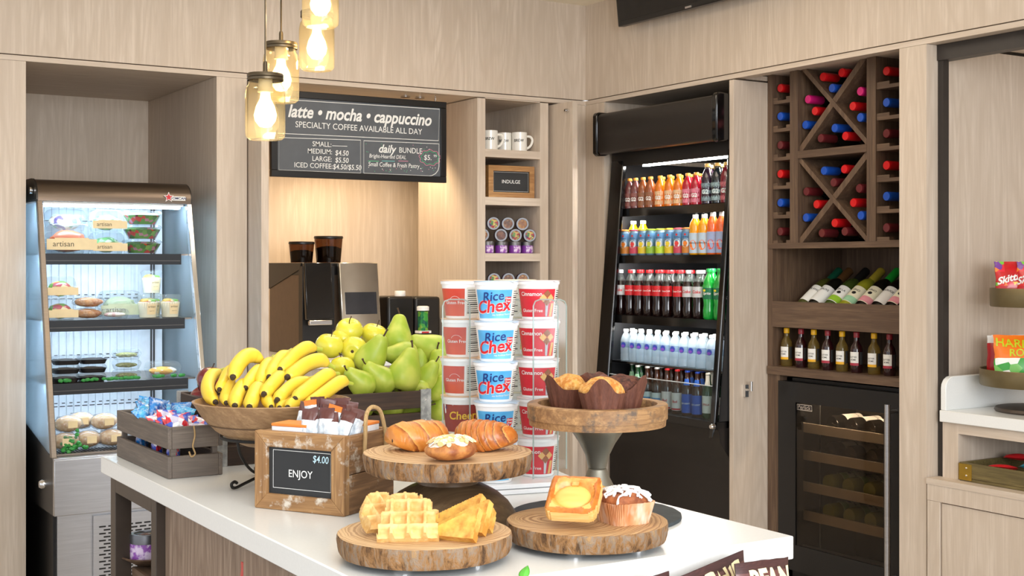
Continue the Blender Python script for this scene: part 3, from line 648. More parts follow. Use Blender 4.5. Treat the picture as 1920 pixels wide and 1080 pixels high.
# ================================================================ OPEN SHELVES
xa, xb_ = onY(895, 300, YA).x, onY(1028, 300, YA).x; xi0, xi1 = onY(910, 300, YA).x, onY(1012.5, 300, YA).x
su = thing('shelf_unit', 'tall narrow oak shelf unit with mugs and tins beside the coffee niche', 'shelves', (xa, YA, 0))
def loc(b): b.v = [(x - xa, y - YA, z) for x, y, z in b.v]; return b
for n_, (u, v_) in (('side_panel', (xa, xi0)), ('side_panel', (xi1, xb_))): loc(B().box(M_OAK, (u, YA, 0), (v_, YA + .02, 2.08)).box(M_OAK, (u, YA + .0201, 0), (u + .010, 5.62, 2.08)) if u == xa else B().box(M_OAK, (u, YA, 0), (v_, 5.62, 2.08))).build(n_, su)
loc(B().box(M_OAK, (xi0, 5.55, 0), (xi1, 5.6, 2.08))).build('back_panel', su)
loc(B().box(M_OAKX, (xi0, YA, onY(960, 187, YA).z), (xi1, 5.55, 2.08))).build('top_panel', su)
SZ = [onY(960, y, YA).z for y in (281.5, 370.5, 475, 580, 700)]
for z in SZ: loc(B().box(M_OAKX, (xi0, YA, z - .036), (xi1, 5.55, z)).box(M_OAKX, (xa + .0102, YA + .0205, z - .036), (xi0, 5.55, z))).build('shelf', su)
def mug():
    t = thing('mug', '', 'mug', group='white mugs'); b = B(); rr = .0355
    b.lathe(M_CERAMIC, [(0, .001), (rr * .9, 0), (rr, .004), (rr, .088), (rr * 1.01, .091), (rr * .97, .092), (rr * .92, .088), (rr * .92, .008), (0, .007)], 30); b.build('body', t)
    b = B(); b.tube(M_CERAMIC, spline([(rr - .003, 0, .074), (rr + .016, 0, .072), (rr + .025, 0, .055), (rr + .016, 0, .03), (rr - .003, 0, .016)], 16), .0048, 8, sq=1.3); b.build('handle', t)
    b = B(); b.text(M_BLK, 'BREW', .018, cyl(rr, .052, -PI / 2 - .15), .02, 0, 1.0); b.build('lettering', t); return t
mg = Kind(mug)
for px, dy, w_ in ((925, .035, 'left'), (952, .095, 'middle'), (980, .04, 'right')):
    p = onY(px - 6, 280, YA + .045 + dy); mg((p.x, p.y, SZ[0] + .0005), -.5, 'white ceramic mug with black lettering, %s of three on the top shelf' % w_)
# framed box sign
p0, p1 = onY(918, 300, YA + .03), onY(1001, 300, YA + .03); hs = .148
sg = thing('framed_sign', 'small rustic wooden box frame reading INDULGE on the second shelf', 'sign', ((p0.x + p1.x) / 2, YA + .05, SZ[1] + .0005), -.06)
M_HONEY = wood((206, 160, 104), (150, 104, 58), 'X', 2, .55, 20, 2, .5); ww = (p1.x - p0.x) / 2
def frame(b, m, w, h, t, d0, d1):
    b.prism(m, [(-w, 0), (w, 0), (w - t, t), (-w + t, t)], -d1, -d0, Mxz); b.prism(m, [(-w, h), (-w + t, h - t), (w - t, h - t), (w, h)], -d1, -d0, Mxz)
    b.prism(m, [(-w, 0), (-w + t, t), (-w + t, h - t), (-w, h)], -d1, -d0, Mxz); b.prism(m, [(w, 0), (w, h), (w - t, h - t), (w - t, t)], -d1, -d0, Mxz)
b = B(); frame(b, M_HONEY, ww, hs, .025, -.02, .002); b.box(M_HONEY, (-ww, .002, 0), (-ww + .01, .09, hs)); b.box(M_HONEY, (ww - .01, .002, 0), (ww, .09, hs)); b.build('frame', sg)
b = B(); b.box(M_CHALK, (-ww + .02, -.012, .02), (ww - .02, -.004, hs - .02)); b.build('chalk_panel', sg)
b = B(); b.text(M_INK, 'INDULGE', .023, plane((0, -.0128, hs / 2), (1, 0, 0), (0, 0, 1)), .003)
w2, h2 = ww - .03, hs / 2 - .03
b.tube(M_INK, [(-w2, -.0125, hs / 2 - h2), (w2, -.0125, hs / 2 - h2), (w2, -.0125, hs / 2 + h2), (-w2, -.0125, hs / 2 + h2)], .0007, 4, True); b.build('lettering', sg)
# tins
M_TIN = mt((120, 120, 123), .45, .95, var=.04); M_PURP = mt((120, 52, 150), .4, var=.12, sc=60); M_PURPL = blotch((150, 84, 178), (226, 206, 232), None, 60, .4, 0, .45, .55)
FILL = [cells([(160, 40, 36), (90, 140, 50), (190, 150, 70), (90, 44, 36)], 110), cells([(166, 108, 50), (130, 78, 34), (196, 146, 78)], 110), cells([(176, 34, 44), (66, 120, 44), (206, 180, 80), (90, 40, 100)], 110), cells([(96, 48, 26), (126, 70, 38), (70, 34, 20)], 110), cells([(126, 76, 46), (86, 52, 32), (160, 120, 84)], 110)]
def tin(fill):
    def mk():
        t = thing('snack_tin', '', 'tin'); r = .0295; h = .052
        b = B(); b.lathe(M_PURP, [(0, 0), (r * .97, 0), (r * .97, h * .72)], 24, caps=False); b.label(M_PURPL, r * .97, .004, h * .7, -PI / 2 - 1.0, -PI / 2 + 1.0); b.build('can', t)
        b = B(); b.lathe(M_TIN, [(r, h * .7), (r, h), (r * .97, h + .002), (r * .74, h + .002), (r * .72, h - .001)], 24, caps=False); b.build('lid_ring', t)
        b = B(); b.lathe(fill, [(r * .73, h - .003), (r * .4, h), (0, h + .0005)], 18); b.build('nuts', t)
        b = B(); b.lathe(clear((255, 255, 255), .97, .05, 1.2), [(r * .72, h + .001), (0, h + .0015)], 18, caps=False); b.build('window', t); return t
    return Kind(mk)
TINS = [tin(f) for f in FILL]
fwd = rot_axis((-.42, -.9, 0))
for s_i, row in ((2, ((0, 4, (910, 935.5, 961, 984), 'up'), (1, 4, (909, 943, 970, 996.5), 'f'), (2, 3, (929, 956, 983), 'f'))), (3, ((0, 4, (912, 938, 964, 990), 'up'), (1, 4, (916, 943, 970, 996), 'f'), (2, 3, (930, 957, 984), 'f')))):
    for lv, n_, pxs, mode in row:
        for k, px in enumerate(pxs):
            y = YA + (.056 if mode == 'up' else .062); p = onY(px + (4 if mode == 'up' else 0), 450, y); sh_ = ('third', 'fourth')[s_i - 2]
            if mode == 'up': TINS[(k + 3) % 5]((p.x, y, SZ[s_i] + .0005), .3, 'purple snack tin standing upright, %s from left on the %s shelf' % (NTH[k], sh_))
            else: TINS[(k * 2 + lv) % 5]((p.x, y + .028, SZ[s_i] + .0545 + .0295 + (lv - 1) * .053), label='purple snack tin lying lid outward, %s from left in the %s row, %s shelf' % (NTH[k], ('', 'middle', 'top')[lv], sh_), rot=fwd)

# ================================================================ BLACK BEVERAGE COOLER IN THE RIGHT WALL
def gx(z): return 3.478 + (z - .69) / (1.80 - .69) * .10          # raked front
YL, YR = 4.868, 4.028
bc = thing('beverage_cooler', 'tall black open-front beverage cooler full of bottled drinks', 'cooler', (3.75, 4.45, 0))
Mzy = Matrix(((1, 0, 0, 0), (0, 0, -1, 0), (0, 1, 0, 0), (0, 0, 0, 1)))
M_CB = mt((32, 28, 26), .38, var=.04); M_CIN = mt((34, 34, 36), .5)
b = B(); b.prism(M_CB, [(3.56, .02), (4.3, .02), (4.3, .66), (3.49, .66), (3.50, .60), (3.545, .54), (3.56, .46)], -YL, -YR, Mzy); under(b, 'base', bc, sharp=60)
b = B()
for y0, y1 in ((4.775, YL), (YR, 4.058)):
    b.prism(M_BLACKG, [(gx(.62) - .012, .62), (gx(.69) - .012, .66), (gx(1.80) - .012, 1.80), (gx(1.8) + .012, 1.84), (gx(1.8) + .012, 1.80), (gx(.69) + .012, .69)], -y1, -y0, Mzy)
b.prism(M_BLACK, [(gx(1.80) - .01, 1.775), (gx(1.8) - .01, 1.86), (4.28, 1.86), (4.28, 1.83), (gx(1.8) + .06, 1.80)], -YL, -YR, Mzy)
b.prism(M_BLACK, [(gx(.69) - .012, .655), (gx(.69) - .012, .69), (gx(.69) + .06, .69), (gx(.69) + .06, .655)], -YL, -YR, Mzy); under(b, 'frame', bc, bev=.006)
b = B()
for y0, y1 in ((4.856, YL), (YR - .01, 4.028)): b.prism(M_CIN, [(gx(.69) + .0125, .69), (gx(1.80) + .0125, 1.80), (4.2, 1.80), (4.2, .69)], -y1 + .002, -y0 - .002, Mzy)
b.box(M_CIN, (4.2, YR, .67), (4.24, YL, 1.82)); under(b, 'liner', bc)
cp_ = [(3.475, 1.845)] + [(3.475, 2.0)] + [(3.495 - .02 * math.cos(R(a)), 2.0 + .02 * math.sin(R(a))) for a in (30, 60, 90)] + [(4.2, 2.02), (4.2, 1.87), (3.6, 1.865), (3.53, 1.835), (3.49, 1.832)]
b = B(); b.prism(M_CB, cp_, -YL + .02, -YR - .02, Mzy); under(b, 'canopy', bc, sharp=60, bev=.004)
cap2 = [(x - .006 if x < 3.6 else x, z + (.008 if z > 1.95 else -.006)) for x, z in cp_]
for y0, y1 in ((YL - .019, YL + .012), (YR - .012, YR + .019)):
    b = B(); b.prism(M_BLACKG, cap2, -y1, -y0, Mzy); under(b, 'end_cap', bc, sharp=60, bev=.006)
b = B(); b.box(glow((255, 252, 246), 62, 'led_strip'), (gx(1.8) + .075, 4.1, 1.778), (gx(1.8) + .09, 4.74, 1.788)); b.box(M_BLACK, (gx(1.8) + .06, 4.1, 1.788), (gx(1.8) + .1, 4.74, 1.80)); under(b, 'lamp', bc)
BSH = ((3.588, 1.583), (3.566, 1.369), (3.545, 1.098), (3.552, .888))
for i, (x, z) in enumerate(BSH):
    b = B(); b.box(M_BLACK, (x + .004, 4.06, z - .008), (4.19, 4.85, z)); s = under(b, 'shelf', bc)
    def sub_(b, n): b.v = [(p - bc.location.x, q - bc.location.y, r) for p, q, r in b.v]; return b.build(n, s)
    b = B(); b.box(M_BLACKG, (x - .012, 4.062, z - (.036 if i < 3 else .008)), (x + .004, 4.85, z)); sub_(b, 'price_rail')
    if i != 3: b = B(); b.box(glow((255, 253, 248), 62, 'led_strip'), (x + .006, 4.08, z - .022), (x + .02, 4.84, z - .009)); sub_(b, 'led_tube')
b = B(); b.box(M_BLACK, (gx(.69) + .03, 4.06, .672), (4.19, 4.85, .69)); under(b, 'deck', bc)
b = B(); b.prism(clear((236, 244, 246), .92, .03), [(gx(.69) + .002, .69), (gx(.69) + .007, .69), (gx(.83) + .007, .83), (gx(.83) + .002, .83)], -4.775, -4.058, Mzy); b.box(mt((200, 206, 208), .2), (gx(.83), 4.058, .829), (gx(.83) + .008, 4.775, .832)); under(b, 'glass_guard', bc, smooth=False)
b = B(); p = onX(1337, 806, 3.46); b.lathe(M_CHROME, [(.012, 0), (.012, .012), (.008, .018), (0, .018)], 14, Matrix.Translation((gx(.67) - .012, p.y, .672)) @ Matrix.Rotation(-PI / 2, 4, 'Y')); under(b, 'lock', bc)

# ---------------------------------------------------------------- drink bottles
def bottle(name, cat, r, h, liquid, capm, lab=None, z0=.25, z1=.6, text=None, tm=None, ts=.3, shape='pet', neck=None, cr=.3, extra=None, half=1.25, bold=.02, shear=0):
    sh = {'pet': [(0, .002), (.85, 0), (1, .02), (1, .24), (.93, .3), (1, .36), (1, .62), (.88, .72), (.55, .84), (.40, .88), (.40, .93)],
          'cola': [(0, .002), (.8, 0), (.95, .03), (.98, .18), (.84, .28), (1, .44), (1, .66), (.82, .76), (.5, .86), (.36, .90), (.36, .94)],
          'beer': [(0, .002), (.92, 0), (1, .02), (1, .54), (.9, .62), (.52, .74), (.42, .84), (.40, .95), (.44, .96), (.44, .97)],
          'water': [(0, .002), (.9, 0), (1, .02), (1, .2), (.95, .23), (1, .26), (1, .56), (.97, .64), (.7, .80), (.42, .88), (.42, .93)],
          'juice': [(0, .002), (.9, 0), (1, .02), (1, .56), (.88, .62), (.98, .70), (.86, .80), (.6, .86), (.52, .90)],
          'jug': [(0, .002), (.9, 0), (1, .03), (1, .5), (.98, .62), (.8, .75), (.45, .86), (.40, .92)]}[shape]
    def mk():
        t = thing(name, '', cat); pr = [(a * r, z * h) for a, z in sh]
        b = B()
        if neck: k = [i for i, (a, z) in enumerate(sh) if z >= .7][0]; b.lathe(liquid, pr[:k + 1], 16, caps=False); b.lathe(neck, pr[k:], 16, caps=False)
        else: b.lathe(liquid, pr, 16, caps=False)
        b.build('body', t)
        b = B(); c = cr * r / .3 * .45 if cr else r * .45; zc = sh[-1][1] * h
        b.lathe(capm, [(c, zc - .002), (c * 1.03, zc), (c * 1.02, h * .985), (c * .9, h), (0, h)], 14); b.build('cap', t)
        if lab:
            b = B(); f = interp(pr); b.label(lab, f, h * z0, h * z1, -PI / 2 - half, -PI / 2 + half, eps=.0006)
            if text: b.text(tm or M_INK, text, r * ts, cyl(f, h * (z0 + z1) / 2, eps=.0016), bold, shear)
            if extra: extra(b, f, h)
            b.build('label', t)
        return t
    return Kind(mk)
def liq(c, r=.15): return mt(c, r, var=.1, sc=25, spec=.6, coat=.5)
M_ORC = mt((246, 168, 66), .4); M_LBL = mt((236, 230, 224), .5, var=.12, sc=90)
def g2(body, lab): return bottle('sports_drink', 'bottle', .025, .140, liq(body), M_ORC, lab, .08, .50, 'G2', mt((250, 246, 240), .5), .9, 'pet', half=1.0, bold=.04)
G = [g2((120, 66, 64), mt((148, 92, 84), .5, var=.2, sc=120)), g2((150, 80, 40), mt((150, 100, 70), .5, var=.2, sc=120)), g2((226, 120, 20), mt((240, 196, 150), .5, var=.2, sc=120)), g2((176, 20, 44), mt((226, 130, 150), .5, var=.2, sc=120))]
GB = [bottle('sports_drink', 'bottle', .028, .172, liq(c), mt((240, 196, 110), .4), l, .08, .52, 'G2', mt((226, 240, 240), .5), .9, 'pet', half=1.0, bold=.04) for c, l in (((44, 26, 44), mt((130, 150, 158), .5, var=.3, sc=120)), ((24, 34, 40), mt((150, 176, 180), .5, var=.3, sc=120)), ((120, 20, 40), mt((196, 110, 120), .5, var=.3, sc=120)))]
RZ = -PI / 2 + .42
def row(kinds, pxs, x, z, desc, where, dz=0):
    for k, (kd, px) in enumerate(zip(kinds, pxs)):
        p = onX(px, 500, x); d = desc[k] if isinstance(desc, list) else desc
        if p.y > 4.832: continue
        kd((x, p.y, z + dz + .0006), RZ, '%s, %s from left %s' % (d, NTH[k], where))
gm = [G[0], G[0], G[1], G[1], G[2], G[2], G[2], G[3], G[3]]
gd = ['brownish sports drink with orange cap'] * 4 + ['orange sports drink with orange cap'] * 3 + ['red sports drink with orange cap'] * 2
row(gm + GB, [1181, 1192, 1206, 1220, 1238, 1256, 1273, 1290, 1306, 1327, 1346, 1363], BSH[0][0] + .026, BSH[0][1], gd + ['tall dark purple sports drink with pale yellow cap', 'tall blue-black sports drink with pale yellow cap', 'tall dark red sports drink with pale yellow cap'], 'on the top shelf')
row(gm[4:] + GB[:2], [1243, 1260, 1277, 1295, 1312, 1333, 1353], BSH[0][0] + .085, BSH[0][1], 'sports drink in the hidden second row', 'behind it on the top shelf')
def can_(name, top, mid, fr):
    def mk():
        t = thing(name, '', 'can'); r, h = .024, .112; pr = [(0, .002), (r * .85, 0), (r, .006), (r, h - .012), (r * .86, h - .003)]
        b = B(); b.lathe(mt(top, .35, .3), pr, 18, caps=False); b.build('body', t)
        b = B(); b.lathe(mt((220, 222, 224), .25, .9), [(r * .86, h - .003), (r * .88, h), (r * .8, h), (r * .78, h - .003), (0, h - .003)], 18, caps=False); b.lathe(mt(mid, .4), [(r * 1.03, h - .001), (r * 1.04, h + .004), (r * .6, h + .006), (0, h + .006)], 16); b.build('lid', t)
        b = B(); f = interp(pr); b.label(mt(mid, .45), f, .008, .04, -PI / 2 - 1.4, -PI / 2 + 1.4, eps=.0004); b.label(mt((90, 140, 186), .45), f, .072, .10, -PI / 2 - 1.4, -PI / 2 + 1.4, eps=.0004)
        for c, rr, dz, e in ((mt((238, 240, 240), .5), .017, .05, .0008), (mt(fr, .5), .010, .050, .0012), (mt((204, 48, 44), .5), .005, .088, .0009)):
            o = len(b.v); fn = cyl(f, dz, eps=e); b.add(c, [fn(rr * math.cos(2 * PI * i / 18), rr * math.sin(2 * PI * i / 18)) for i in range(18)], [tuple(range(18))])
        b.text(mt((40, 60, 100), .5), 'sparkling', .0075, cyl(f, .078, eps=.0013), .01); b.build('label', t); return t
    return Kind(mk)
CN = {k: can_('juice_can', *v) for k, v in dict(o=((120, 150, 176), (206, 130, 50), (236, 130, 40)), r=((120, 150, 176), (204, 70, 90), (226, 66, 60)), y=((120, 150, 176), (226, 196, 40), (240, 210, 50)), g=((110, 150, 170), (150, 190, 50), (206, 210, 60)), l=((150, 180, 200), (198, 226, 50), (250, 226, 60))).items()}
cd = dict(o='orange', r='red', y='yellow', g='green', l='lime green'); seq = 'oryglyro'
row([CN[c] for c in seq], [1173, 1190, 1206, 1221, 1239, 1256, 1273, 1289], BSH[1][0] + .03, BSH[1][1], ['%s fruit drink can with foil top' % cd[c] for c in seq], 'on the second shelf')
row([CN[c] for c in 'ygylo'], [1224, 1238, 1252, 1268, 1286], BSH[1][0] + .085, BSH[1][1], ['%s fruit drink can' % cd[c] for c in 'ygylo'], 'in the rear of shelf two')
def rnd(c2):
    def f(b, g, h):
        fn = cyl(g, h * .24, eps=.0014); b.add(c2, [fn(.016 * math.cos(2 * PI * i / 20), .021 * math.sin(2 * PI * i / 20)) for i in range(20)], [tuple(range(20))])
    return f
JU = [bottle('orange_juice', 'bottle', .027, .172, liq((250, 168, 16)), M_WHITE, mt((186, 206, 222), .5), .04, .54, 'NAKED JUICE', mt((70, 60, 50), .5), .28, 'juice', extra=rnd(mt((244, 120, 16), .4))), bottle('grapefruit_juice', 'bottle', .026, .178, liq((246, 110, 40)), M_WHITE, mt((160, 176, 214), .5), .04, .54, 'NAKED JUICE', mt((250, 240, 230), .5), .28, 'juice', extra=rnd(mt((238, 84, 50), .4))), bottle('peach_juice', 'bottle', .027, .18, liq((246, 130, 50)), M_WHITE, mt((130, 206, 120), .5), .04, .54, 'NAKED JUICE', mt((60, 60, 50), .5), .28, 'juice', extra=rnd(mt((240, 120, 30), .4)))]
row([JU[0], JU[0], JU[1], JU[1], JU[2]], [1304, 1321, 1337, 1354, 1368], BSH[1][0] + .03, BSH[1][1], ['yellow orange juice bottle with white cap', 'yellow orange juice bottle with white cap', 'coral grapefruit juice bottle with white cap', 'coral grapefruit juice bottle with white cap', 'juice bottle with green banded label'], 'in the juice row')
JG = bottle('juice_jug', 'bottle', .030, .160, liq((248, 170, 20)), M_WHITE, None, shape='jug')
row([JG, JG], [1188, 1206], BSH[1][0] + .09, BSH[1][1], 'squat white-capped orange juice bottle', 'behind the cans on the second shelf')
M_RED = mt((206, 24, 32), .4); M_COLA = liq((26, 10, 8)); M_NECK = clear((214, 222, 220), .85, .05, 1.5, .12)
CK = bottle('cola_bottle', 'bottle', .026, .205, M_COLA, M_RED, M_RED, .44, .66, 'Coca-Cola', M_INK, .40, 'cola', M_NECK, bold=.01, shear=.3)
DC = bottle('diet_cola_bottle', 'bottle', .026, .205, M_COLA, mt((226, 226, 226), .4), mt((206, 206, 208), .35), .44, .66, 'Coke', M_RED, .7, 'cola', M_NECK, bold=.02, shear=.2)
def lemon(b, f, h):
    fn = cyl(f, h * .57, -PI / 2 - .35, eps=.0018); b.add(mt((240, 220, 50), .5), [fn(.007 * math.cos(2 * PI * i / 14), .005 * math.sin(2 * PI * i / 14)) for i in range(14)], [tuple(range(14))])
SP = bottle('lemon_soda_bottle', 'bottle', .028, .212, liq((24, 166, 60)), mt((30, 170, 76), .4), mt((16, 112, 70), .4), .40, .62, 'Sprite', M_INK, .55, 'cola', bold=.02, shear=.2, extra=lemon)
DG = bottle('ginger_ale_bottle', 'bottle', .027, .215, liq((16, 100, 48)), mt((14, 84, 50), .4), mt((30, 70, 44), .4), .3, .56, 'DRY', M_INK, .6, 'pet')
seq = [DC] + [CK] * 6 + [DC, DC, SP, SP, DG]; x3 = BSH[2][0] + .03
cdesc = ['diet cola bottle with grey label'] + ['cola bottle with red label and red cap'] * 6 + ['diet cola bottle with grey label'] * 2 + ['bright green lemon soda bottle'] * 2 + ['dark green ginger ale bottle']
row(seq, [1164, 1182, 1199, 1216, 1234, 1252, 1273, 1291, 1310, 1330, 1350, 1366], x3, BSH[2][1], cdesc, 'on the third shelf')
row([DC, DC, CK, CK, CK, CK, CK, CK, DC, SP], [1171, 1187, 1204, 1221, 1242, 1262, 1280, 1298, 1318, 1338], x3 + .075, BSH[2][1], ['diet cola bottle'] * 2 + ['cola bottle'] * 6 + ['diet cola bottle', 'lemon soda bottle'], 'in the rear of shelf three')
M_WTR = clear((232, 243, 250), .9, .06, 1.35, .30)
def wlab(b, f, h):
    fn = cyl(f, h * .50, eps=.0016); b.add(mt((34, 52, 140), .4), [fn(.012 * math.cos(2 * PI * i / 18), .013 * math.sin(2 * PI * i / 18)) for i in range(18)], [tuple(range(18))])
    fn = cyl(f, h * .47, -PI / 2 - .05, eps=.002); b.add(mt((110, 60, 160), .4), [fn(.009 * math.cos(2 * PI * i / 18), .006 * math.sin(2 * PI * i / 18)) for i in range(18)], [tuple(range(18))])
WT = bottle('water_bottle', 'bottle', .0265, .143, M_WTR, M_WHITE, clear((214, 230, 244), .9, .1, 1.2, .12), .42, .60, None, shape='water', extra=wlab)
row([WT] * 13, [1158, 1174, 1190, 1203, 1218, 1233, 1248, 1266, 1283, 1300, 1316, 1335, 1352], BSH[3][0] + .034, BSH[3][1], 'clear water bottle with blue label', 'in the front row of water')
row([WT] * 11, [1170, 1186, 1202, 1218, 1234, 1250, 1268, 1286, 1304, 1322, 1342], BSH[3][0] + .095, BSH[3][1], 'clear water bottle', 'in the second row of water')
M_AMB = liq((58, 26, 10)); M_GRN = liq((22, 70, 36)); M_CAPW = mt((216, 216, 214), .35, .5); M_CAPR = mt((190, 34, 40), .35, .3); M_CAPB = mt((30, 66, 160), .35, .3)
def sec(m, z0, z1):
    return lambda b, f, h: b.label(m, f, h * z0, h * z1, -PI / 2 - 1.0, -PI / 2 + 1.0, eps=.0008)
BE = dict(g=bottle('beer_bottle', 'bottle', .0245, .188, M_GRN, M_CAPW, mt((214, 226, 210), .5), .10, .4, 'LAGER', mt((30, 110, 60), .5), .5, 'beer', extra=sec(mt((150, 200, 160), .5), .70, .80)),
          w=bottle('beer_bottle', 'bottle', .0245, .188, M_AMB, M_CAPW, mt((222, 228, 226), .5), .12, .42, None, None, .5, 'beer', extra=sec(mt((80, 140, 190), .5), .2, .3)),
          r=bottle('beer_bottle', 'bottle', .0245, .188, M_AMB, M_CAPR, mt((226, 218, 212), .5), .08, .48, 'Bud', M_RED, .6, 'beer', extra=sec(mt((190, 40, 50), .5), .09, .13)),
          b=bottle('beer_bottle', 'bottle', .0245, .188, M_AMB, M_CAPB, mt((30, 84, 180), .45), .06, .48, 'BUD LIGHT', M_INK, .36, 'beer', extra=sec(mt((40, 100, 200), .5), .68, .82)),
          s=bottle('beer_bottle', 'bottle', .0245, .188, M_GRN, mt((232, 228, 214), .4), mt((236, 232, 222), .5), .12, .50, 'STELLA', mt((190, 40, 40), .5), .42, 'beer', extra=sec(mt((232, 228, 214), .5), .72, .95)))
bd_ = dict(g='green beer bottle with pale green label', w='amber beer bottle with white and blue label', r='amber beer bottle with red cap', b='amber beer bottle with blue label', s='green beer bottle with white foil neck')
q1 = 'gwwrrbbss'
row([BE[c] for c in q1], [1196, 1214, 1232, 1251, 1270, 1289, 1308, 1328, 1347], gx(.69) + .048, .69, [bd_[c] for c in q1], 'in the front beer row')
q2 = 'ggwwrrbbs'; row([BE[c] for c in q2], [1186, 1203, 1223, 1241, 1260, 1279, 1298, 1318, 1337], gx(.69) + .108, .69, [bd_[c] for c in q2], 'in the second beer row')

# ================================================================ WINE CABINET
XW = 3.72
wy = lambda px: onX(px, 500, XW).y
wz = lambda px, py: onX(px, py, XW).z
wc = thing('wine_cabinet', 'dark brown wood wine rack cabinet built into the right wall', 'wine rack', (XW, 3.55, 0)); YWL, YWR = 3.984, 3.145
yl0, yl1, yx0, yx1, yr0 = wy(1449), wy(1482), wy(1497), wy(1626), wy(1643)
zt = 2.135; zm = wz(1497, 455); zb = wz(1480, 466)
def cab(b, n, par=None, **k): b.v = [(x - XW, y - 3.55, z) for x, y, z in b.v]; return b.build(n, par or wc, **k)
b = B(); b.box(M_WAL, (XW - .002, yl0, .9), (4.2, YWL, zt)); b.box(M_WAL, (XW - .002, wy(1463), 0), (4.2, YWL, .9)); cab(b, 'side_panel')
b = B(); b.box(M_WAL, (XW - .002, YWR, .9), (4.2, YWR + .02, zt)); cab(b, 'side_panel')
b = B(); b.box(M_WALY, (XW, YWR, zt), (4.2, YWL, zt + .03)); cab(b, 'top_panel')
b = B(); b.box(M_WAL, (4.12, YWR, .9), (4.2, YWL, zt)); cab(b, 'back_panel')
for a, c in ((yl1, yx0), (yx1, yr0)):
    b = B(); b.box(M_WAL, (XW - .003, c, zb), (4.12, a, zt)); cab(b, 'upright')
zq0, zq1 = wz(1560, 291), wz(1560, 277)
b = B(); b.box(M_WALY, (XW - .004, yx1, zq0), (4.12, yx0, zq1)); cab(b, 'cross_rail')
b = B(); b.box(M_WALY, (XW - .006, YWR, zb - .0), (4.12, yl0 + .02, zm)); cab(b, 'rack_floor')
for z0_, z1_ in ((zq1, zt), (zm, zq0)):
    for sgn in (0, 1):
        ya, yb_ = (yx0, yx1) if sgn else (yx1, yx0); d = V((yb_ - ya, z1_ - z0_)).normalized(); n = V((-d[1], d[0])) * .0105
        b = B(); e = .003 * (1 if sgn else 0)
        b.prism(M_WAL, [(ya + n[0], z0_ + n[1]), (ya - n[0], z0_ - n[1] + .004), (yb_ - n[0], z1_ - n[1]), (yb_ + n[0], z1_ + n[1] - .004)], XW + .004 + e, 4.1, Msw); cab(b, 'cross_board')
LZ = [wz(1470, y) for y in (183, 236, 290, 344, 399, 452)]; RZs = [wz(1667, y) for y in (153, 212, 270, 329, 388, 446)]
for zs, (a, c) in ((LZ, (yl0, yl1)), (RZs, (yr0, YWR + .02))):
    for z in zs:
        b = B(); k = (a - c); b.prism(M_WALY, [(a, z - .022), (c, z - .022), (c, z + .004), (c + k * .26, z + .004), (c + k * .26, z - .008), (a - k * .26, z - .008), (a - k * .26, z + .004), (a, z + .004)], XW + .002, XW + .03, Msw); b.box(M_WALY, (XW + .03, c, z - .022), (4.1, a, z - .014)); cab(b, 'bottle_rail')
z1s, z0s = wz(1460, 565), wz(1460, 613)
b = B(); b.box(M_WALY, (XW - .002, YWR + .02, z0s), (XW + .02, yl0, z1s)); cab(b, 'bin_front')
b = B(); b.box(M_WALY, (XW + .02, YWR + .02, z0s), (4.12, yl0, z0s + .02)); cab(b, 'bin_floor')
zsb = wz(1460, 687); b = B(); b.box(M_WALY, (XW - .012, YWR + .02, zsb - .033), (4.12, yl0 + .02, zsb)); cab(b, 'shelf')

def wine(cap, glass=(16, 18, 14), lab=None, stripe=None, text=None, r=.034):
    def mk():
        t = thing('wine_bottle', '', 'wine bottle'); h = .29; cr_ = .0176; pr = [(0, .003), (r * .9, 0), (r, .006), (r, .175), (r * .9, .195), (r * .5, .218), (r * .42, .23), (r * .40, .285)]
        b = B(); b.lathe(mt(glass, .1, var=.05, coat=.5), pr, 18, caps=False); b.build('glass_body', t)
        b = B(); b.lathe(mt(cap, .3, .15, coat=.3), [(cr_ * .95, .214), (cr_, .225), (cr_, .284), (cr_ * 1.02, .288), (cr_ * .9, .293), (0, .293)], 16, caps=False); b.build('capsule', t)
        if lab:
            b = B(); b.label(mt(lab, .6, var=.02), r, .055, .15, -PI / 2 - 1.25, -PI / 2 + 1.25)
            if stripe: b.label(mt(stripe, .5), r, .058, .088, -PI / 2 - 1.25, -PI / 2 + 1.25, eps=.0008); b.ball(M_BLK, (0, -r - .0003, .108), (.009, .0012, .008), 10, 6)
            b.text(M_BLK, text or 'CELLAR', .014, cyl(r, .125, eps=.0009), .005); b.build('label', t)
        return t
    return Kind(mk)
CAPC = dict(r=(216, 22, 28), b=(28, 84, 190), p=(214, 30, 120), d=(104, 34, 38)); CN_ = dict(r='red', b='blue', p='pink', d='dark maroon')
WK = {k: wine(v, r=.0305) for k, v in CAPC.items()}
neckf = lambda dy=0, dz=0: rot_axis((-1, dy, dz))
def rack(c, px, py, w_):
    p = onX(px - 8, py, XW + .012); WK[c]((p.x + .295, p.y, p.z), label='%s-capped wine bottle, %s' % (CN_[c], w_), rot=neckf())
for c, py, k in zip('rbdrbd', (165, 218, 272, 326, 380, 434), range(6)): rack(c, 1470, py, '%s from top in the left column of the rack' % NTH[k])
for c, py, k in zip('rbdrbd', (133, 192, 250, 310, 368, 427), range(6)): rack(c, 1669, py, '%s from top in the right column of the rack' % NTH[k])
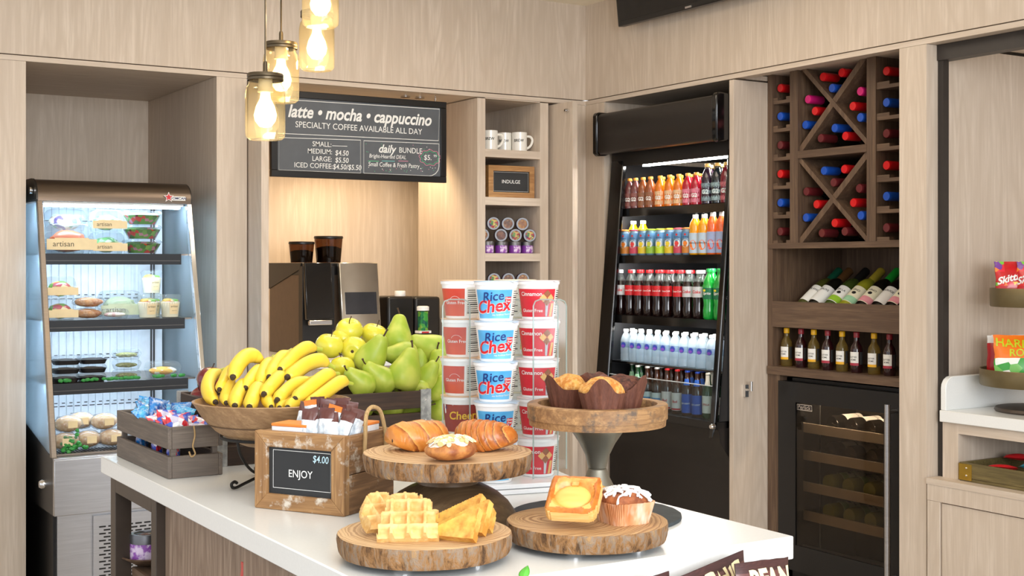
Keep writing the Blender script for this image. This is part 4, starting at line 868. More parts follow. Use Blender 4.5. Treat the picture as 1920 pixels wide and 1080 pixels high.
for c, px, py, w_ in (('r', 1550, 144, 'left in the top wedge'), ('r', 1585, 136, 'right in the top wedge'), ('b', 1567, 165, 'lowest in the top wedge'), ('p', 1522, 186, 'highest in the left wedge'), ('p', 1620, 171, 'highest in the right wedge'), ('r', 1535, 208, 'middle of the left wedge'), ('r', 1606, 199, 'middle of the right wedge'), ('b', 1517, 234, 'lowest in the left wedge'), ('b', 1620, 220, 'lowest in the right wedge'), ('b', 1572, 240, 'highest in the bottom wedge'), ('d', 1546, 259, 'left in the bottom wedge'), ('r', 1592, 255, 'right in the bottom wedge')): rack(c, px, py, w_ + ' of the upper cross')
for c, px, py, w_ in (('b', 1552, 320, 'left in the top wedge'), ('r', 1590, 317, 'right in the top wedge'), ('d', 1570, 342, 'lowest in the top wedge'), ('d', 1519, 359, 'highest in the left wedge'), ('d', 1618, 353, 'highest in the right wedge'), ('r', 1538, 383, 'middle of the left wedge'), ('r', 1607, 380, 'middle of the right wedge'), ('b', 1518, 408, 'lowest in the left wedge'), ('b', 1621, 404, 'lowest in the right wedge'), ('r', 1572, 418, 'highest in the bottom wedge'), ('d', 1548, 437, 'left in the bottom wedge'), ('d', 1591, 434, 'right in the bottom wedge')): rack(c, px, py, w_ + ' of the lower cross')
# leaning bottles in the bin
LEAN = [((20, 84, 60), (70, 72, 30), (236, 236, 230), None, 'BLANC', 'dark green cap and white label'), ((96, 66, 36), (20, 20, 16), (238, 238, 234), None, 'SAUVE', 'bronze cap and white and black label'), ((28, 28, 28), (60, 76, 30), (238, 238, 234), (150, 196, 50), 'BELLA', 'black cap and green-edged white label'), ((196, 176, 60), (150, 150, 40), (234, 228, 200), (160, 210, 170), 'VINO', 'yellow glass and mint striped label'), ((34, 180, 60), (20, 16, 14), (234, 228, 200), (226, 150, 160), 'VINO', 'bright green cap and pink striped label'), ((150, 22, 30), (16, 12, 12), (232, 230, 226), None, 'ROUGE', 'red cap and plain white label'), ((40, 30, 30), (18, 12, 12), (234, 228, 200), (226, 150, 160), 'VINO', 'dark cap and pink label, by the pillar'), ((60, 20, 20), (16, 12, 12), (232, 230, 226), None, 'ROUGE', 'dark red cap, last by the right pillar')]
for k, (px, it) in enumerate(zip((1494, 1513, 1544, 1572, 1602, 1632, 1658, 1681), LEAN)):
    p = onX(px, 560, XW + .045); d = V((.80, -.02, .6)); wine(it[0], it[1], it[2], it[3], it[4])((p.x + .004, min(p.y, YWL), z0s + .055), label='wine bottle leaning in the bin with ' + it[5], rot=(Matrix.Rotation(0, 3, 'Z') @ rot_axis(d).to_matrix() @ Matrix.Rotation(0, 3, 'Z')).to_euler() if False else None or (V(d).normalized().to_track_quat('Z', 'Y').to_matrix() @ Matrix.Rotation(R(200), 3, 'Z')).to_euler())
def mini(cap, liquid, st, nm):
    def mk():
        t = thing('small_wine_bottle', '', 'wine bottle'); r = .0235; h = .156; pr = [(0, .002), (r * .9, 0), (r, .005), (r, .088), (r * .88, .102), (r * .46, .118), (r * .42, .126), (r * .42, .15)]
        b = B(); b.lathe(liquid, pr, 18, caps=False); b.build('glass_body', t)
        b = B(); b.lathe(mt(cap, .35), [(r * .48, .135), (r * .5, .137), (r * .5, h - .002), (r * .46, h), (0, h)], 14); b.build('cap', t)
        b = B(); b.label(mt((236, 234, 228), .5, var=.02), r, .028, .080, -PI / 2 - 1.2, -PI / 2 + .55); b.label(mt(st, .5), r, .028, .038, -PI / 2 - 1.2, -PI / 2 + .55, eps=.0007);
        f = cyl(r, .06, -PI / 2 - .35, eps=.0008); b.text(M_BLK, 'SUTTER', .0085, f, .005); b.text(M_BLK, 'HOME', .0085, cyl(r, .05, -PI / 2 - .35, eps=.0008), .005); b.build('label', t); b = B(); b.label(mt((60, 60, 60), .5, var=.3, sc=300), r, .032, .080, -PI / 2 + .75, -PI / 2 + 1.5); b.build('back_label', t); return t
    return Kind(mk)
MW = mini((240, 180, 20), clear((232, 206, 120), .86, .05, 1.45, .18), (240, 180, 30), 0); MR = mini((150, 40, 48), liq((40, 12, 16), .08), (176, 50, 70), 0)
for k, px in enumerate((1475, 1502, 1526, 1552, 1579, 1606, 1639, 1668)):
    p = onX(px, 690, XW + .04); (MR if k % 2 else MW)((p.x, p.y, zsb + .0005), RZ + .1, 'small %s wine bottle, %s from left on the cabinet shelf' % (('yellow-capped white', 'red-capped red')[k % 2], NTH[k]))

# ================================================================ WINE FRIDGE
fy0, fy1 = wy(1690) - .01, wy(1464); XF = 3.705
wf = thing('wine_fridge', 'black undercounter wine fridge with glass door and steel handle', 'wine fridge', (XF, (fy0 + fy1) / 2, 0)); fo = wf.location.y
def fr(b, n, par=None, **k): b.v = [(x - XF, y - fo, z) for x, y, z in b.v]; return b.build(n, par or wf, **k)
zf = .868; fx = lambda px, py, x=XF: onX(px, py, x)
gy0, gy1 = fx(1657, 800).y, fx(1491, 800).y; gz1 = fx(1491, 754).z; gz0 = fx(1491, 1022).z
b = B(); b.box(M_BLACK, (XF + .055, fy0, .03), (XF + .07, fy1, zf)); b.box(M_BLACK, (XF + .05, fy0, .03), (4.18, fy0 + .03, zf)); b.box(M_BLACK, (XF + .05, fy1 - .03, .03), (4.18, fy1, zf)); b.box(M_BLACK, (XF + .05, fy0, zf - .03), (4.18, fy1, zf)); b.box(M_DARK, (4.12, fy0, .03), (4.18, fy1, zf)); b.box(M_BLACK, (XF + .05, fy0, .03), (4.18, fy1, .1))
b.v = b.v[8:]; b.f = [tuple(i - 8 for i in f) for f in b.f[6:]]; b.m = b.m[6:]; fr(b, 'cabinet')
b = B(); b.box(M_BLACK, (XF, gy1, .1), (XF + .045, fy1, zf - .012)); b.box(M_BLACK, (XF, fy0, .1), (XF + .045, gy0, zf - .012)); b.box(M_BLACK, (XF, gy0, gz1), (XF + .045, gy1, zf - .012)); b.box(M_BLACK, (XF, gy0, .1), (XF + .045, gy1, gz0)); dr = fr(b, 'door')
b = B(); b.box(clear((226, 216, 204), .9, .02, 1.5), (XF + .004, gy0, gz0), (XF + .009, gy1, gz1)); fr(b, 'glass_pane', dr, smooth=False)
hp = fx(1664, 800, XF - .045); b = B(); b.tube(M_STEEL, [(hp.x, hp.y, fx(1664, 758, XF - .04).z), (hp.x, hp.y, .12)], .0115, 14)
for z in (fx(1664, 772, XF - .04).z, .18): b.tube(M_STEEL, [(hp.x, hp.y, z), (XF, hp.y, z)], .008, 10)
fr(b, 'handle', dr)
b = B(); a, c = fx(1494, 757), fx(1522, 772); b.box(M_CHROME, (XF + .001, c.y, c.z), (XF + .0035, a.y, a.z)); b.box(M_BLK, (XF, c.y + .003, c.z + .003), (XF + .0012, a.y - .003, a.z - .003)); b.text(M_CHROME, 'Perlick', .026, plane((XF - .0006, (a.y + c.y) / 2, (a.z + c.z) / 2), (0, -1, 0), (0, 0, 1)), .005); fr(b, 'badge', dr)
b = B()
for z in (.03, .05, .07): b.tube(M_STEELD, [(XF - .005, fy0 + .02, z), (XF - .005, fy1 - .02, z)], .004, 6)
fr(b, 'toe_grille')
b = B(); b.tube(M_STEEL, [(XF + .2, fy1 - .035, .14), (XF + .2, fy1 - .035, .84)], .004, 6); fr(b, 'shelf_track')
b = B(); b.box(glow((255, 244, 226), 110, 'added_fridge_glow'), (XF + .075, fy0 + .06, zf - .045), (XF + .085, fy1 - .06, zf - .035)); fr(b, 'lamp')  # glow strip added to brighten the bottles, no lamp is seen inside
FB = [wine((40, 30, 30), (20, 18, 16), (226, 224, 216), None, 'CELLAR'), wine((60, 90, 50), (110, 112, 40), (200, 216, 170), (150, 190, 110), 'CELLAR')]
for i, (py, kk, pb_) in enumerate(((802, 0, (1570, 1606, 1640)), (853, 0, (1566, 1604, 1644)), (912, 1, (1563, 1600, 1640)), (966, 1, (1563, 1602, 1642)))):
    xs = XF + .09; z = fx(1508, py, xs).z
    b = B(); b.box(mt((150, 136, 116), .45, .2), (xs, fy0 + .035, z - .019), (xs + .012, fy1 - .035, z + .019)); b.box(M_BLACK, (xs + .012, fy0 + .035, z - .014), (4.1, fy1 - .035, z - .008)); fr(b, 'rack_shelf')
    for k, px in enumerate(pb_):
        p = fx(px, py, xs + .06); FB[kk]((xs + .03, p.y, z + .027), label='%s wine bottle lying in the wine fridge, %s from left on the %s shelf' % (('dark', 'green')[kk], NTH[k], NTH[i]), rot=(rot_axis((1, .0, 0)).to_matrix() @ Matrix.Rotation(R(200), 3, 'Z')).to_euler())

# ================================================================ RIGHT-HAND NICHE: COUNTER, STAND, CANDY
YN = 3.018; zk = .83
lc = thing('snack_cabinet', 'oak base cabinet with open shelf and white counter at the right', 'cabinet', (3.6, 2.2, 0))
def lcb(b, n, par=None, **k): b.v = [(x - 3.6, y - 2.2, z) for x, y, z in b.v]; return b.build(n, par or lc, **k)
zl = .60
b = B(); b.box(M_OAK, (3.56, .8, 0), (4.3, 2.995, zl - .02)); lcb(b, 'body')
b = B(); b.box(M_OAKY, (3.54, .8, zl - .02), (4.3, 3.015, zl)); lcb(b, 'lower_top')
b = B(); b.box(M_OAK, (3.542, .8, zl - .075), (3.56, 3.012, zl - .0205)); lcb(b, 'rail')
b = B(); b.box(M_OAK, (3.548, .8, .08), (3.56, 2.955, zl - .079)); b.box(M_OAK, (3.542, 2.96, 0), (3.56, 3.012, zl - .076)); lcb(b, 'door', bev=.001)
b = B(); b.box(M_OAK, (3.60, 2.93, zl), (4.3, 2.995, zk - .04)); lcb(b, 'side_panel')
b = B(); b.box(M_OAK, (4.2, .8, zl), (4.3, 2.93, zk - .04)); lcb(b, 'back_panel')
b = B(); b.box(M_OAKY, (3.60, .8, zk - .075), (3.62, 2.93, zk - .0405)); lcb(b, 'shelf_rail')
b = B(); b.box(M_QUARTZ, (3.585, .8, zk - .04), (4.3, 2.997, zk)); lcb(b, 'counter_top', bev=.003)
b = B(); yy = [(3.592, zk), (4.3, zk), (4.3, zk + .115), (3.632, zk + .115)] + [(3.632 - .04 * math.sin(R(a)), zk + .075 + .04 * math.cos(R(a))) for a in (20, 45, 70, 90)]; b.prism(M_QUARTZ, yy, -2.997, -2.975, Mxz); lcb(b, 'upstand', bev=.002)
b = B(); b.box(M_OAK, (4.3, .5, 0), (4.5, 3.02, 2.1)); struct(b, 'wall_niche')
# wooden tray with bars
M_OLIVE = wood((132, 116, 70), (88, 76, 44), 'Y', 2, .55, 20, 2, .4)
tp = onZ(1797, 902, zl); ty1 = onX(1797, 890, 3.585).y
tr = thing('wooden_tray', 'low olive wooden tray of snack bars on the open shelf', 'tray', (3.725, min(ty1, 2.925) - .26, zl + .0005)); b = B(); hw, hl, hh = .135, .26, .062
b.box(M_OLIVE, (-hw, -hl, 0), (hw, hl, .01)); b.box(M_OLIVE, (-hw, -hl, .01), (-hw + .012, hl, hh)); b.box(M_OLIVE, (hw - .012, -hl, .01), (hw, hl, hh)); b.box(M_OLIVE, (-hw + .012, -hl, .01), (hw - .012, -hl + .012, hh)); b.box(M_OLIVE, (-hw + .012, hl - .012, .01), (hw - .012, hl, hh)); b.build('tray_box', tr, bev=.002)
b = B(); M_BRASS = mt((186, 150, 60), .35, .8); b.box(M_BRASS, (-hw - .0015, hl - .05, .004), (-hw, hl + .0015, hh - .004)); b.box(M_BRASS, (-hw, hl, .004), (-hw + .04, hl + .0015, hh - .004))
for z in (.02, .045): b.ball(M_CHROME, (-hw - .002, hl - .03, z), .004, 8, 6)
b.build('corner_bracket', tr)

def pillow(b, mats, w, h, th, seed=0, crimp=.08, nu=14, nv=12, wr=.18):
    """stuffed wrapper standing on its lower edge, front towards -Y; mats(u, v) picks the printed area. Returns the front surface."""
    def yy(u, v):
        e = max(0, min(1, (v - crimp) / (1 - 2 * crimp))); k = (math.sin(PI * min(max(u, 0), 1)) ** .55) * (math.sin(PI * e) ** .6 if 0 < e < 1 else 0)
        return th / 2 * k * (1 + wr * noise.noise(V((u * 5 + seed, v * 6, seed)))) + .0006
    def pt(u, v, s):
        nx = .02 * noise.noise(V((u * 4, v * 4, seed + 9))); x = (u - .5) * w * (1 - .05 * math.sin(PI * v) + .03 * math.sin(6 * PI * v) * abs(u - .5)) + nx * w
        return V((x, -s * yy(u, v), v * h + .01 * h * noise.noise(V((u * 5, seed, v)))))
    pick = mats if callable(mats) else (lambda u, v: mats)
    for s in (1, -1):
        for j in range(nv):
            for i in range(nu):
                u0, u1, v0, v1 = i / nu, (i + 1) / nu, j / nv, (j + 1) / nv; q = [pt(u0, v0, s), pt(u1, v0, s), pt(u1, v1, s), pt(u0, v1, s)]
                b.add(pick((u0 + u1) / 2, (v0 + v1) / 2) if s == 1 else pick(.02, (v0 + v1) / 2), q, [(0, 1, 2, 3) if s == 1 else (3, 2, 1, 0)])
    return lambda x, z, e=.0012: pt(x / w + .5, z / h, 1) + V((0, -e, 0))
def weld(o):
    import bmesh
    bm = bmesh.new(); bm.from_mesh(o.data); bmesh.ops.remove_doubles(bm, verts=bm.verts, dist=1e-5); bm.to_mesh(o.data); bm.free(); return o
def bagthing(name, label, cat, loc, rot, mats, w, h, th, seed, writing=None, group=None, wr=.18, crimp=.08):
    t = thing(name, label, cat, loc, group=group, rot=rot); b = B(); fs = pillow(b, mats, w, h, th, seed, crimp, wr=wr); o = weld(b.build('wrapper', t, sharp=70))
    if writing:
        b = B(); writing(b, fs); b.build('lettering', t)
    return t
M_CREDP = mt((200, 26, 34), .3, var=.1, coat=.3); M_RAINB = cells([(226, 40, 40), (246, 200, 40), (120, 190, 60), (240, 130, 40), (120, 60, 150), (226, 40, 60)], 55, .3, .2, .3)
M_PDARK = mt((44, 30, 34), .3)
for k, (u, v_, sp) in enumerate(((-.08, .10, 0), (.02, -.08, 1), (.0, .06, 2), (-.09, -.03, 3), (.08, .02, 4), (.05, .12, 5))):
    m_ = (M_CREDP, M_PDARK, mt((60, 150, 170), .3), M_CREDP, M_PDARK, M_CREDP)[k]
    bagthing('snack_bar', '%s snack bar in the wooden tray, %s' % (('red dotted', 'black', 'teal', 'red dotted', 'black', 'red')[k], ('far left corner', 'nearest the camera', 'middle', 'front edge', 'back edge', 'back left corner')[k]), 'snack bar', tr.location + V((u * .8, v_ * .9 + .05, .052 + .004 * k)), (R(80), 0, R(-60 + 35 * k)), m_, .10, .035, .02, k, (lambda b, f: b.text(M_INK, 'KIND', .02, lambda x, y: f(x, y + .0175), .02)) if k in (1, 4) else None)
# tiered stand
cs = onZ(1950, 772, zk); cs = V((cs.x, cs.y - .01, zk + .0006)); M_OLB = mt((112, 98, 66), .4, .45, var=.08, sc=10)
ts = thing('tiered_stand', 'bronze metal three-tier tray stand on the white counter at the right edge', 'tray stand', cs)
b = B(); b.lathe(mt((74, 62, 52), .45, .3), [(0, 0), (.15, 0), (.155, .006), (.15, .014), (.02, .018), (.012, .03)], 40); b.build('base', ts)
b = B(); b.tube(M_OLB, [(0, 0, .015), (0, 0, .62)], .009, 10); b.build('post', ts)
for z0_, z1_, r in ((.088, .145, .198), (.355, .418, .165)):
    b = B(); b.lathe(M_OLB, [(0, z0_), (r, z0_), (r + .003, z0_ + .004), (r + .004, z1_ - .002), (r + .0025, z1_), (r, z1_ - .002), (r - .002, z0_ + .006), (0, z0_ + .004)], 44); b.build('tray', ts)
def sk(b, f):
    b.text(M_INK, 'Skittles', .034, lambda x, y: f(x, y + .086 + .25 * x), .03, .15)
def skm(u, v): return M_RAINB if (.40 < v < .52 or u > .72 or (v > .78 and u < .3)) else M_CREDP
tp2 = cs + V((0, 0, .36)); fc = face_cam(cs)
for k, (px, dd, tl_, w_) in enumerate(((1898, -.02, .1, 'left one in front'), (1934, -.06, -.1, 'right one at the picture edge'), (1897, .055, .15, 'half hidden at the far left'))):
    p = atD(px, 500, 4.40 + dd); bagthing('candy_bag', 'red rainbow candy bag on the upper tray, %s' % w_, 'candy bag', (p.x, p.y, tp2.z + .005), (R(-10), 0, fc + tl_ * 2), skm, .105, .145, .035, k, sk)
p1_ = cs.z + .098
def hb(b, f):
    g = mt((196, 206, 40), .4); b.text(g, 'HARIBO', .042, lambda x, y: f(x, y + .132 - .08 * x), .02); b.text(g, 'ROP', .036, lambda x, y: f(x, y + .100), .02)
M_CAND = cells([(240, 244, 236), (60, 160, 60), (240, 240, 230), (120, 190, 90), (250, 250, 246)], 34, .35, .2)
p = atD(1912, 650, 4.36); bagthing('candy_bag', 'orange candy bag with yellow-green letters on the lower tray of the stand', 'candy bag', (p.x, p.y, p1_), (R(-16), 0, fc + .1), lambda u, v: M_CAND if v < .48 else mt((240, 120, 24), .35, coat=.3), .165, .166, .04, 7, hb)
M_CRED2 = mt((176, 20, 30), .35, coat=.2)
for k, (px, dp) in enumerate(((1877, 4.45), (1888, 4.49), (1926, 4.5))):
    p = atD(px, 650, dp); bagthing('candy_bag', 'dark red candy bag with white top behind the orange bag, %s' % ('leftmost', 'middle', 'right')[k], 'candy bag', (p.x, p.y, p1_), (R(-8 + 2 * k), 0, fc - .15 + .2 * k), lambda u, v: (M_INK if .86 < v < .97 else M_CRED2), .10, .155, .03, 20 + k)

# ================================================================ TELEVISION
pt = onX(1159, 51, 3.46); tv = thing('television', 'black flat television mounted high on the right wall', 'television', (3.46, pt.y, pt.z), rot=(0, R(-6), 0))
b = B(); b.box(M_BLACK, (0, -1.05, 0), (.035, 0, .60)); b.build('case', tv, bev=.004); b = B(); b.box(mt((6, 6, 7), .08, var=0), (-.0015, -1.035, .022), (.0, -.015, .585)); b.build('screen', tv)
b = B(); q = onX(1291, 15, 3.46); b.box(M_STEEL, (-.002, q.y - pt.y - .02, .004), (0, q.y - pt.y + .02, .012)); b.build('badge', tv)
b = B(); b.box(M_BLACK, (.035, -.65, .2), (.07, -.4, .4)); b.build('wall_mount', tv)

# ================================================================ MASON JAR PENDANTS
M_JAR = clear((255, 244, 214), .93, .06, 1.5, .05); M_BULB = glow((255, 228, 176), 5.5, 'lit_bulb'); M_LIDB = mt((96, 84, 66), .35, .8)
def jar():
    t = thing('pendant_lamp', '', 'pendant lamp', group='mason jar pendants'); r = .0475
    pr = [(0, .002), (r * .8, 0), (r * .95, .006), (r, .018), (r, .105), (r * .93, .122), (r * .82, .130), (r * .82, .146)]
    sq = lambda a, z: 1 + (.035 * math.cos(4 * a) if .01 < z < .12 else 0)
    b = B(); b.lathe(M_JAR, pr, 36, caps=False, wob=sq); b.build('glass_jar', t)
    b = B(); b.lathe(M_LIDB, [(r * .88, .138), (r * .90, .139), (r * .90, .144), (r * .87, .1455), (r * .90, .147), (r * .90, .153), (r * .87, .155), (0, .155)], 36, caps=False); b.build('lid', t)
    b = B(); b.lathe(M_LIDB, [(.0065, .154), (.0065, .160), (.0055, .162), (.0055, .178), (.004, .184), (0, .184)], 14); b.build('cord_grip', t)
    b = B(); b.lathe(mt((226, 214, 190), .4), [(.016, .154), (.017, .118), (.019, .112), (.0, .108)], 18); b.build('socket', t)
    b = B(); b.lathe(M_BULB, [(0, .028), (.014, .031), (.024, .044), (.027, .058), (.022, .078), (.013, .096), (.011, .110)], 18, caps=False); b.build('bulb', t)
    return t
J = Kind(jar)
for px, py, dep, w_ in ((497.5, 262, 3.05, 'lowest and nearest of four'), (527, 192, 3.36, 'second lowest of four, behind the lowest'), (594, 132, 3.40, 'second highest of four'), (601, 51, 3.28, 'highest of four, cut by the picture top')):
    p = atD(px, py, dep); j = J(p, .2, 'glowing glass mason jar pendant with bronze lid, ' + w_)
    b = B(); b.tube(M_LIDB, [(0, 0, .18), (0, 0, ZC - p.z - .01)], .0022, 6); b.build('cord', j)
    b = B(); b.lathe(M_LIDB, [(.045, ZC - p.z - .0005), (.045, ZC - p.z - .012), (.01, ZC - p.z - .02), (0, ZC - p.z - .02)], 20); b.build('ceiling_cap', j)
    l = bpy.data.lights.new('jar_light', 'POINT'); l.energy = 1.2; l.color = (1, .82, .56); l.shadow_soft_size = .02; lo = bpy.data.objects.new('jar_light', l); COL.objects.link(lo); lo.location = p + V((0, 0, .025))

# ================================================================ ISLAND
ZI = .92; IX0, IX1, IY0, IY1 = .714, 1.392, 1.435, 2.81
isl = thing('island', 'white-topped serving island with grey wood base in the foreground', 'island', (1.05, 2.12, 0))
def ib(b, n, par=None, **k): b.v = [(x - 1.05, y - 2.12, z) for x, y, z in b.v]; return b.build(n, par or isl, **k)
b = B(); b.box(M_QUARTZ, (IX0, IY0, ZI - .035), (IX1, IY1, ZI)); ib(b, 'countertop', bev=.002)
for x in (IX0 + .016, IX1 - .05):
    b = B(); zt_ = ZI - .0355
    b.box(M_BRONZE, (x, 2.755, 0), (x + .034, 2.792, zt_)); b.box(M_BRONZE, (x, 2.465, 0), (x + .034, 2.497, zt_)); b.box(M_BRONZE, (x, 2.497, zt_ - .035), (x + .034, 2.755, zt_)); b.box(M_BRONZE, (x, 2.497, .05), (x + .034, 2.755, .08)); ib(b, 'leg_frame', bev=.001)
b = B(); b.box(M_ISL, (IX0 + .034, 1.98, .06), (IX1 - .03, 2.464, ZI - .036)); ib(b, 'base_cabinet')
b = B(); b.box(M_ISL, (IX0 + .012, 1.50, .02), (IX1 - .03, 1.979, ZI - .036)); ib(b, 'base_panel')
b = B(); b.box(M_WALY, (IX0 + .05, 2.50, .672), (IX1 - .05, 2.752, .69)); ib(b, 'shelf')
p = onZ(262, 1052, .70); ds = tag(B().lathe(M_WAL, [(0, 0), (.025, 0), (.052, .016), (.056, .018), (.052, .020), (.025, .006), (0, .005)], 30).build('wooden_dish'), 'brown wooden dish on the island end shelf under the purple tin', 'dish', loc=(p.x + .018, p.y + .0, .6918))
TINS[3]((p.x + .012, p.y, .699), -.8, 'purple snack tin standing in the wooden dish on the island shelf', scale=1.1)
b = B(); pp = onX(469, 1068, IX0 + .02); pillow(b, M_CREDP, .03, .12, .016, 3); o = weld(b.build('red_packet', sharp=70)); tag(o, 'red packet hanging at the island side by the panel edge', 'packet', loc=(IX0 + .022, 2.001, .728), rot=(0, 0, -PI / 2))

# ---------------------------------------------------------------- grey slatted crate
M_GREYW = wood((124, 112, 100), (92, 82, 74), 'X', 2.0, .6, 18, 2, .3); M_GREYY = wood((124, 112, 100), (92, 82, 74), 'Y', 2.0, .6, 18, 2, .3)
cf, cl = onZ(315, 899, ZI), onZ(218, 855, ZI); ang = math.atan2(cl.y - cf.y, cl.x - cf.x) - PI / 2
gc = thing('slatted_crate', 'grey slatted wooden crate of snack packets at the left end of the island', 'crate', (cf.x, cf.y, ZI + .0005), ang)
gw, gl, gh = .108, .352, .098; tt = .008
for z0_, z1_ in ((0, .042), (.056, gh)):
    for n_, m_, p0, p1 in (('long_slat', M_GREYY, (0, 0), (tt, gl)), ('long_slat', M_GREYY, (gw - tt, 0), (gw, gl)), ('end_slat', M_GREYW, (tt, 0), (gw - tt, tt)), ('end_slat', M_GREYW, (tt, gl - tt), (gw - tt, gl))):
        b = B(); b.box(m_, (p0[0], p0[1], z0_), (p1[0], p1[1], z1_)); b.build(n_, gc, bev=.0012)
b = B()
for x, y in ((tt, tt), (gw - tt - .01, tt), (tt, gl - tt - .01), (gw - tt - .01, gl - tt - .01)): b.box(M_GREYW, (x, y, .004), (x + .01, y + .01, gh - .01))
for k in range(6): b.box(M_GREYW, (.002, .03 + k * .05, -.0004), (gw - .002, .066 + k * .05, .007))
b.build('floor_slats', gc)
M_JUTE = wood((206, 176, 126), (160, 128, 84), 'Z', 8, .9)
b = B(); b.tube(M_JUTE, spline([(.05, -.001, gh + .001), (.051, -.004, .08), (.047, -.004, .06), (.052, -.003, .045), (.044, -.004, .04), (.040, -.003, .05)], 20), .0016, 6); b.build('twine', gc)
M_BLUEF = blotch((16, 120, 200), (60, 180, 230), (220, 236, 246), 60, .18, .3, .35, .6, coat=.5); M_BLUED = blotch((20, 70, 150), (30, 130, 206), (230, 236, 240), 50, .2, .3, coat=.5)
M_RBW = cells([(214, 44, 60), (60, 90, 200), (230, 226, 236), (200, 196, 220), (240, 240, 244), (90, 110, 210), (226, 120, 140)], 85, .2, .35, .6)
random.seed(11); Rz = Matrix.Rotation(ang, 3, 'Z')
bl = lambda x, y, z: gc.location + Rz @ V((x, y, z))
for k in range(30):
    y = .036 + (k % 15) / 15 * .285; x = (.034, .074)[k // 15] + random.uniform(-.006, .006); blue = y > .150
    z = gh - .034 + .008 * (1 if k < 15 else 0) + (.008 if blue else 0) + random.uniform(0, .008)
    bagthing('snack_packet', 'shiny blue foil snack packet heaped at the far end of the grey crate' if blue else 'red, white and blue candy packet heaped at the near end of the grey crate', 'packet', bl(x, y, z), (R(random.uniform(-55, -15)), R(random.uniform(-20, 20)), random.uniform(-.9, .9) + ang), (M_BLUEF, M_BLUED)[k % 2] if blue else M_RBW, .045, .05 if blue else .042, .02, k, group='blue foil packets in the grey crate' if blue else 'mixed candy packets in the grey crate', wr=.6)
for k, y in enumerate((.05, .10, .15, .21, .26, .31)):
    bagthing('snack_packet', 'snack packet lying deep in the grey crate behind the slats', 'packet', bl(.03 + .02 * (k % 2), y, .012), (R(-12), 0, ang + PI / 2 * .9), M_BLUED if k > 2 else M_RBW, .045, .05, .02, k + 40, group='packets low in the grey crate')
# ---------------------------------------------------------------- dark fruit crate
M_DKW = wood((74, 52, 36), (42, 28, 20), 'X', 2, .6, 16, 2, .4); M_DKY = wood((74, 52, 36), (42, 28, 20), 'Y', 2, .6, 16, 2, .4); M_GALV = blotch((170, 172, 170), (130, 132, 132), (206, 206, 200), 30, .4, .05)
fcx0, fcx1, fcy0, fcy1, fch = .872, 1.362, 2.535, 2.785, .130
fcr = thing('fruit_crate', 'dark wooden slatted crate with steel corners holding apples and pears', 'crate', (fcx0, fcy0, ZI + .0005)); w_, l_ = fcx1 - fcx0, fcy1 - fcy0
for z0_, z1_ in ((.0, .038), (.046, .082), (.092, fch)):
    for n_, m_, p0, p1 in (('side_slat', M_DKW, (.002, 0), (w_ - .002, .01)), ('side_slat', M_DKW, (.002, l_ - .01), (w_ - .002, l_)), ('end_slat', M_DKY, (0, .0105), (.01, l_ - .0105)), ('end_slat', M_DKY, (w_ - .01, .0105), (w_, l_ - .0105))):
        b = B(); b.box(m_, (p0[0], p0[1], z0_), (p1[0], p1[1], z1_)); b.build(n_, fcr, bev=.001)
b = B(); b.box(M_DKW, (.0105, .0105, .001), (w_ - .0105, l_ - .0105, .010)); b.build('floor_board', fcr)
for x, y, sx, sy in ((0, 0, 1, 1), (w_, 0, -1, 1), (0, l_, 1, -1), (w_, l_, -1, -1)):
    b = B(); e = .0015
    b.box(M_GALV, (min(x - sx * e, x + sx * .024), min(y - sy * e, y), -.0003), (max(x - sx * e, x + sx * .024), max(y - sy * e, y), fch + .003)); b.box(M_GALV, (min(x - sx * e, x), min(y, y + sy * .024), -.0003), (max(x - sx * e, x), max(y, y + sy * .024), fch + .003))
    for z in (.02, .065, .11): b.ball(M_CHROME, (x + sx * .012, y - sy * e, z), (.003, .0015, .003), 6, 4)
    b.build('steel_corner', fcr)
M_YAP = blotch((214, 206, 48), (232, 220, 78), (196, 200, 60), 9, .25, 0, .35, .65, 3, coat=.3); M_PEAR = blotch((150, 176, 46), (190, 200, 78), (206, 206, 100), 12, .4, .05, .35, .68, 3, bd=.002); M_RAP = blotch((104, 14, 28), (140, 26, 36), (70, 10, 22), 14, .2, 0, coat=.5)
M_STEM = mt((70, 48, 28), .7)
def apple(name, m):
    def mk():
        t = thing(name, '', 'apple'); b = B()
        def f(q):
            a = math.hypot(q.x, q.y); dip = .34 * math.exp(-(a / .34) ** 2); lob = 1 + .025 * math.cos(5 * math.atan2(q.y, q.x)) * (1 - q.z) * .5; s_ = 1 - .10 * max(0, -q.z) * a
            return V((q.x * lob * s_, q.y * lob * s_, q.z * .92 - (dip if q.z > 0 else -dip * .6)))
        b.ball(m, (0, 0, 0), .031, 26, 18, fn=f); b.build('flesh', t)
        b = B(); b.tube(M_STEM, spline([(0, 0, .016), (.001, 0, .026), (.005, .001, .036)], 6), [.0011] * 6 + [.0017], 6); b.build('stem', t)
        b = B(); b.ball(M_STEM, (0, 0, -.0225), (.004, .004, .0015), 8, 5); b.build('calyx', t); return t
    return Kind(mk)
PEAR = [(0, -.034), (.009, -.0365), (.017, -.036), (.026, -.030), (.0315, -.018), (.032, -.006), (.0285, .008), (.0225, .022), (.0175, .034), (.0145, .042), (.010, .0475), (.004, .0495), (0, .048)]
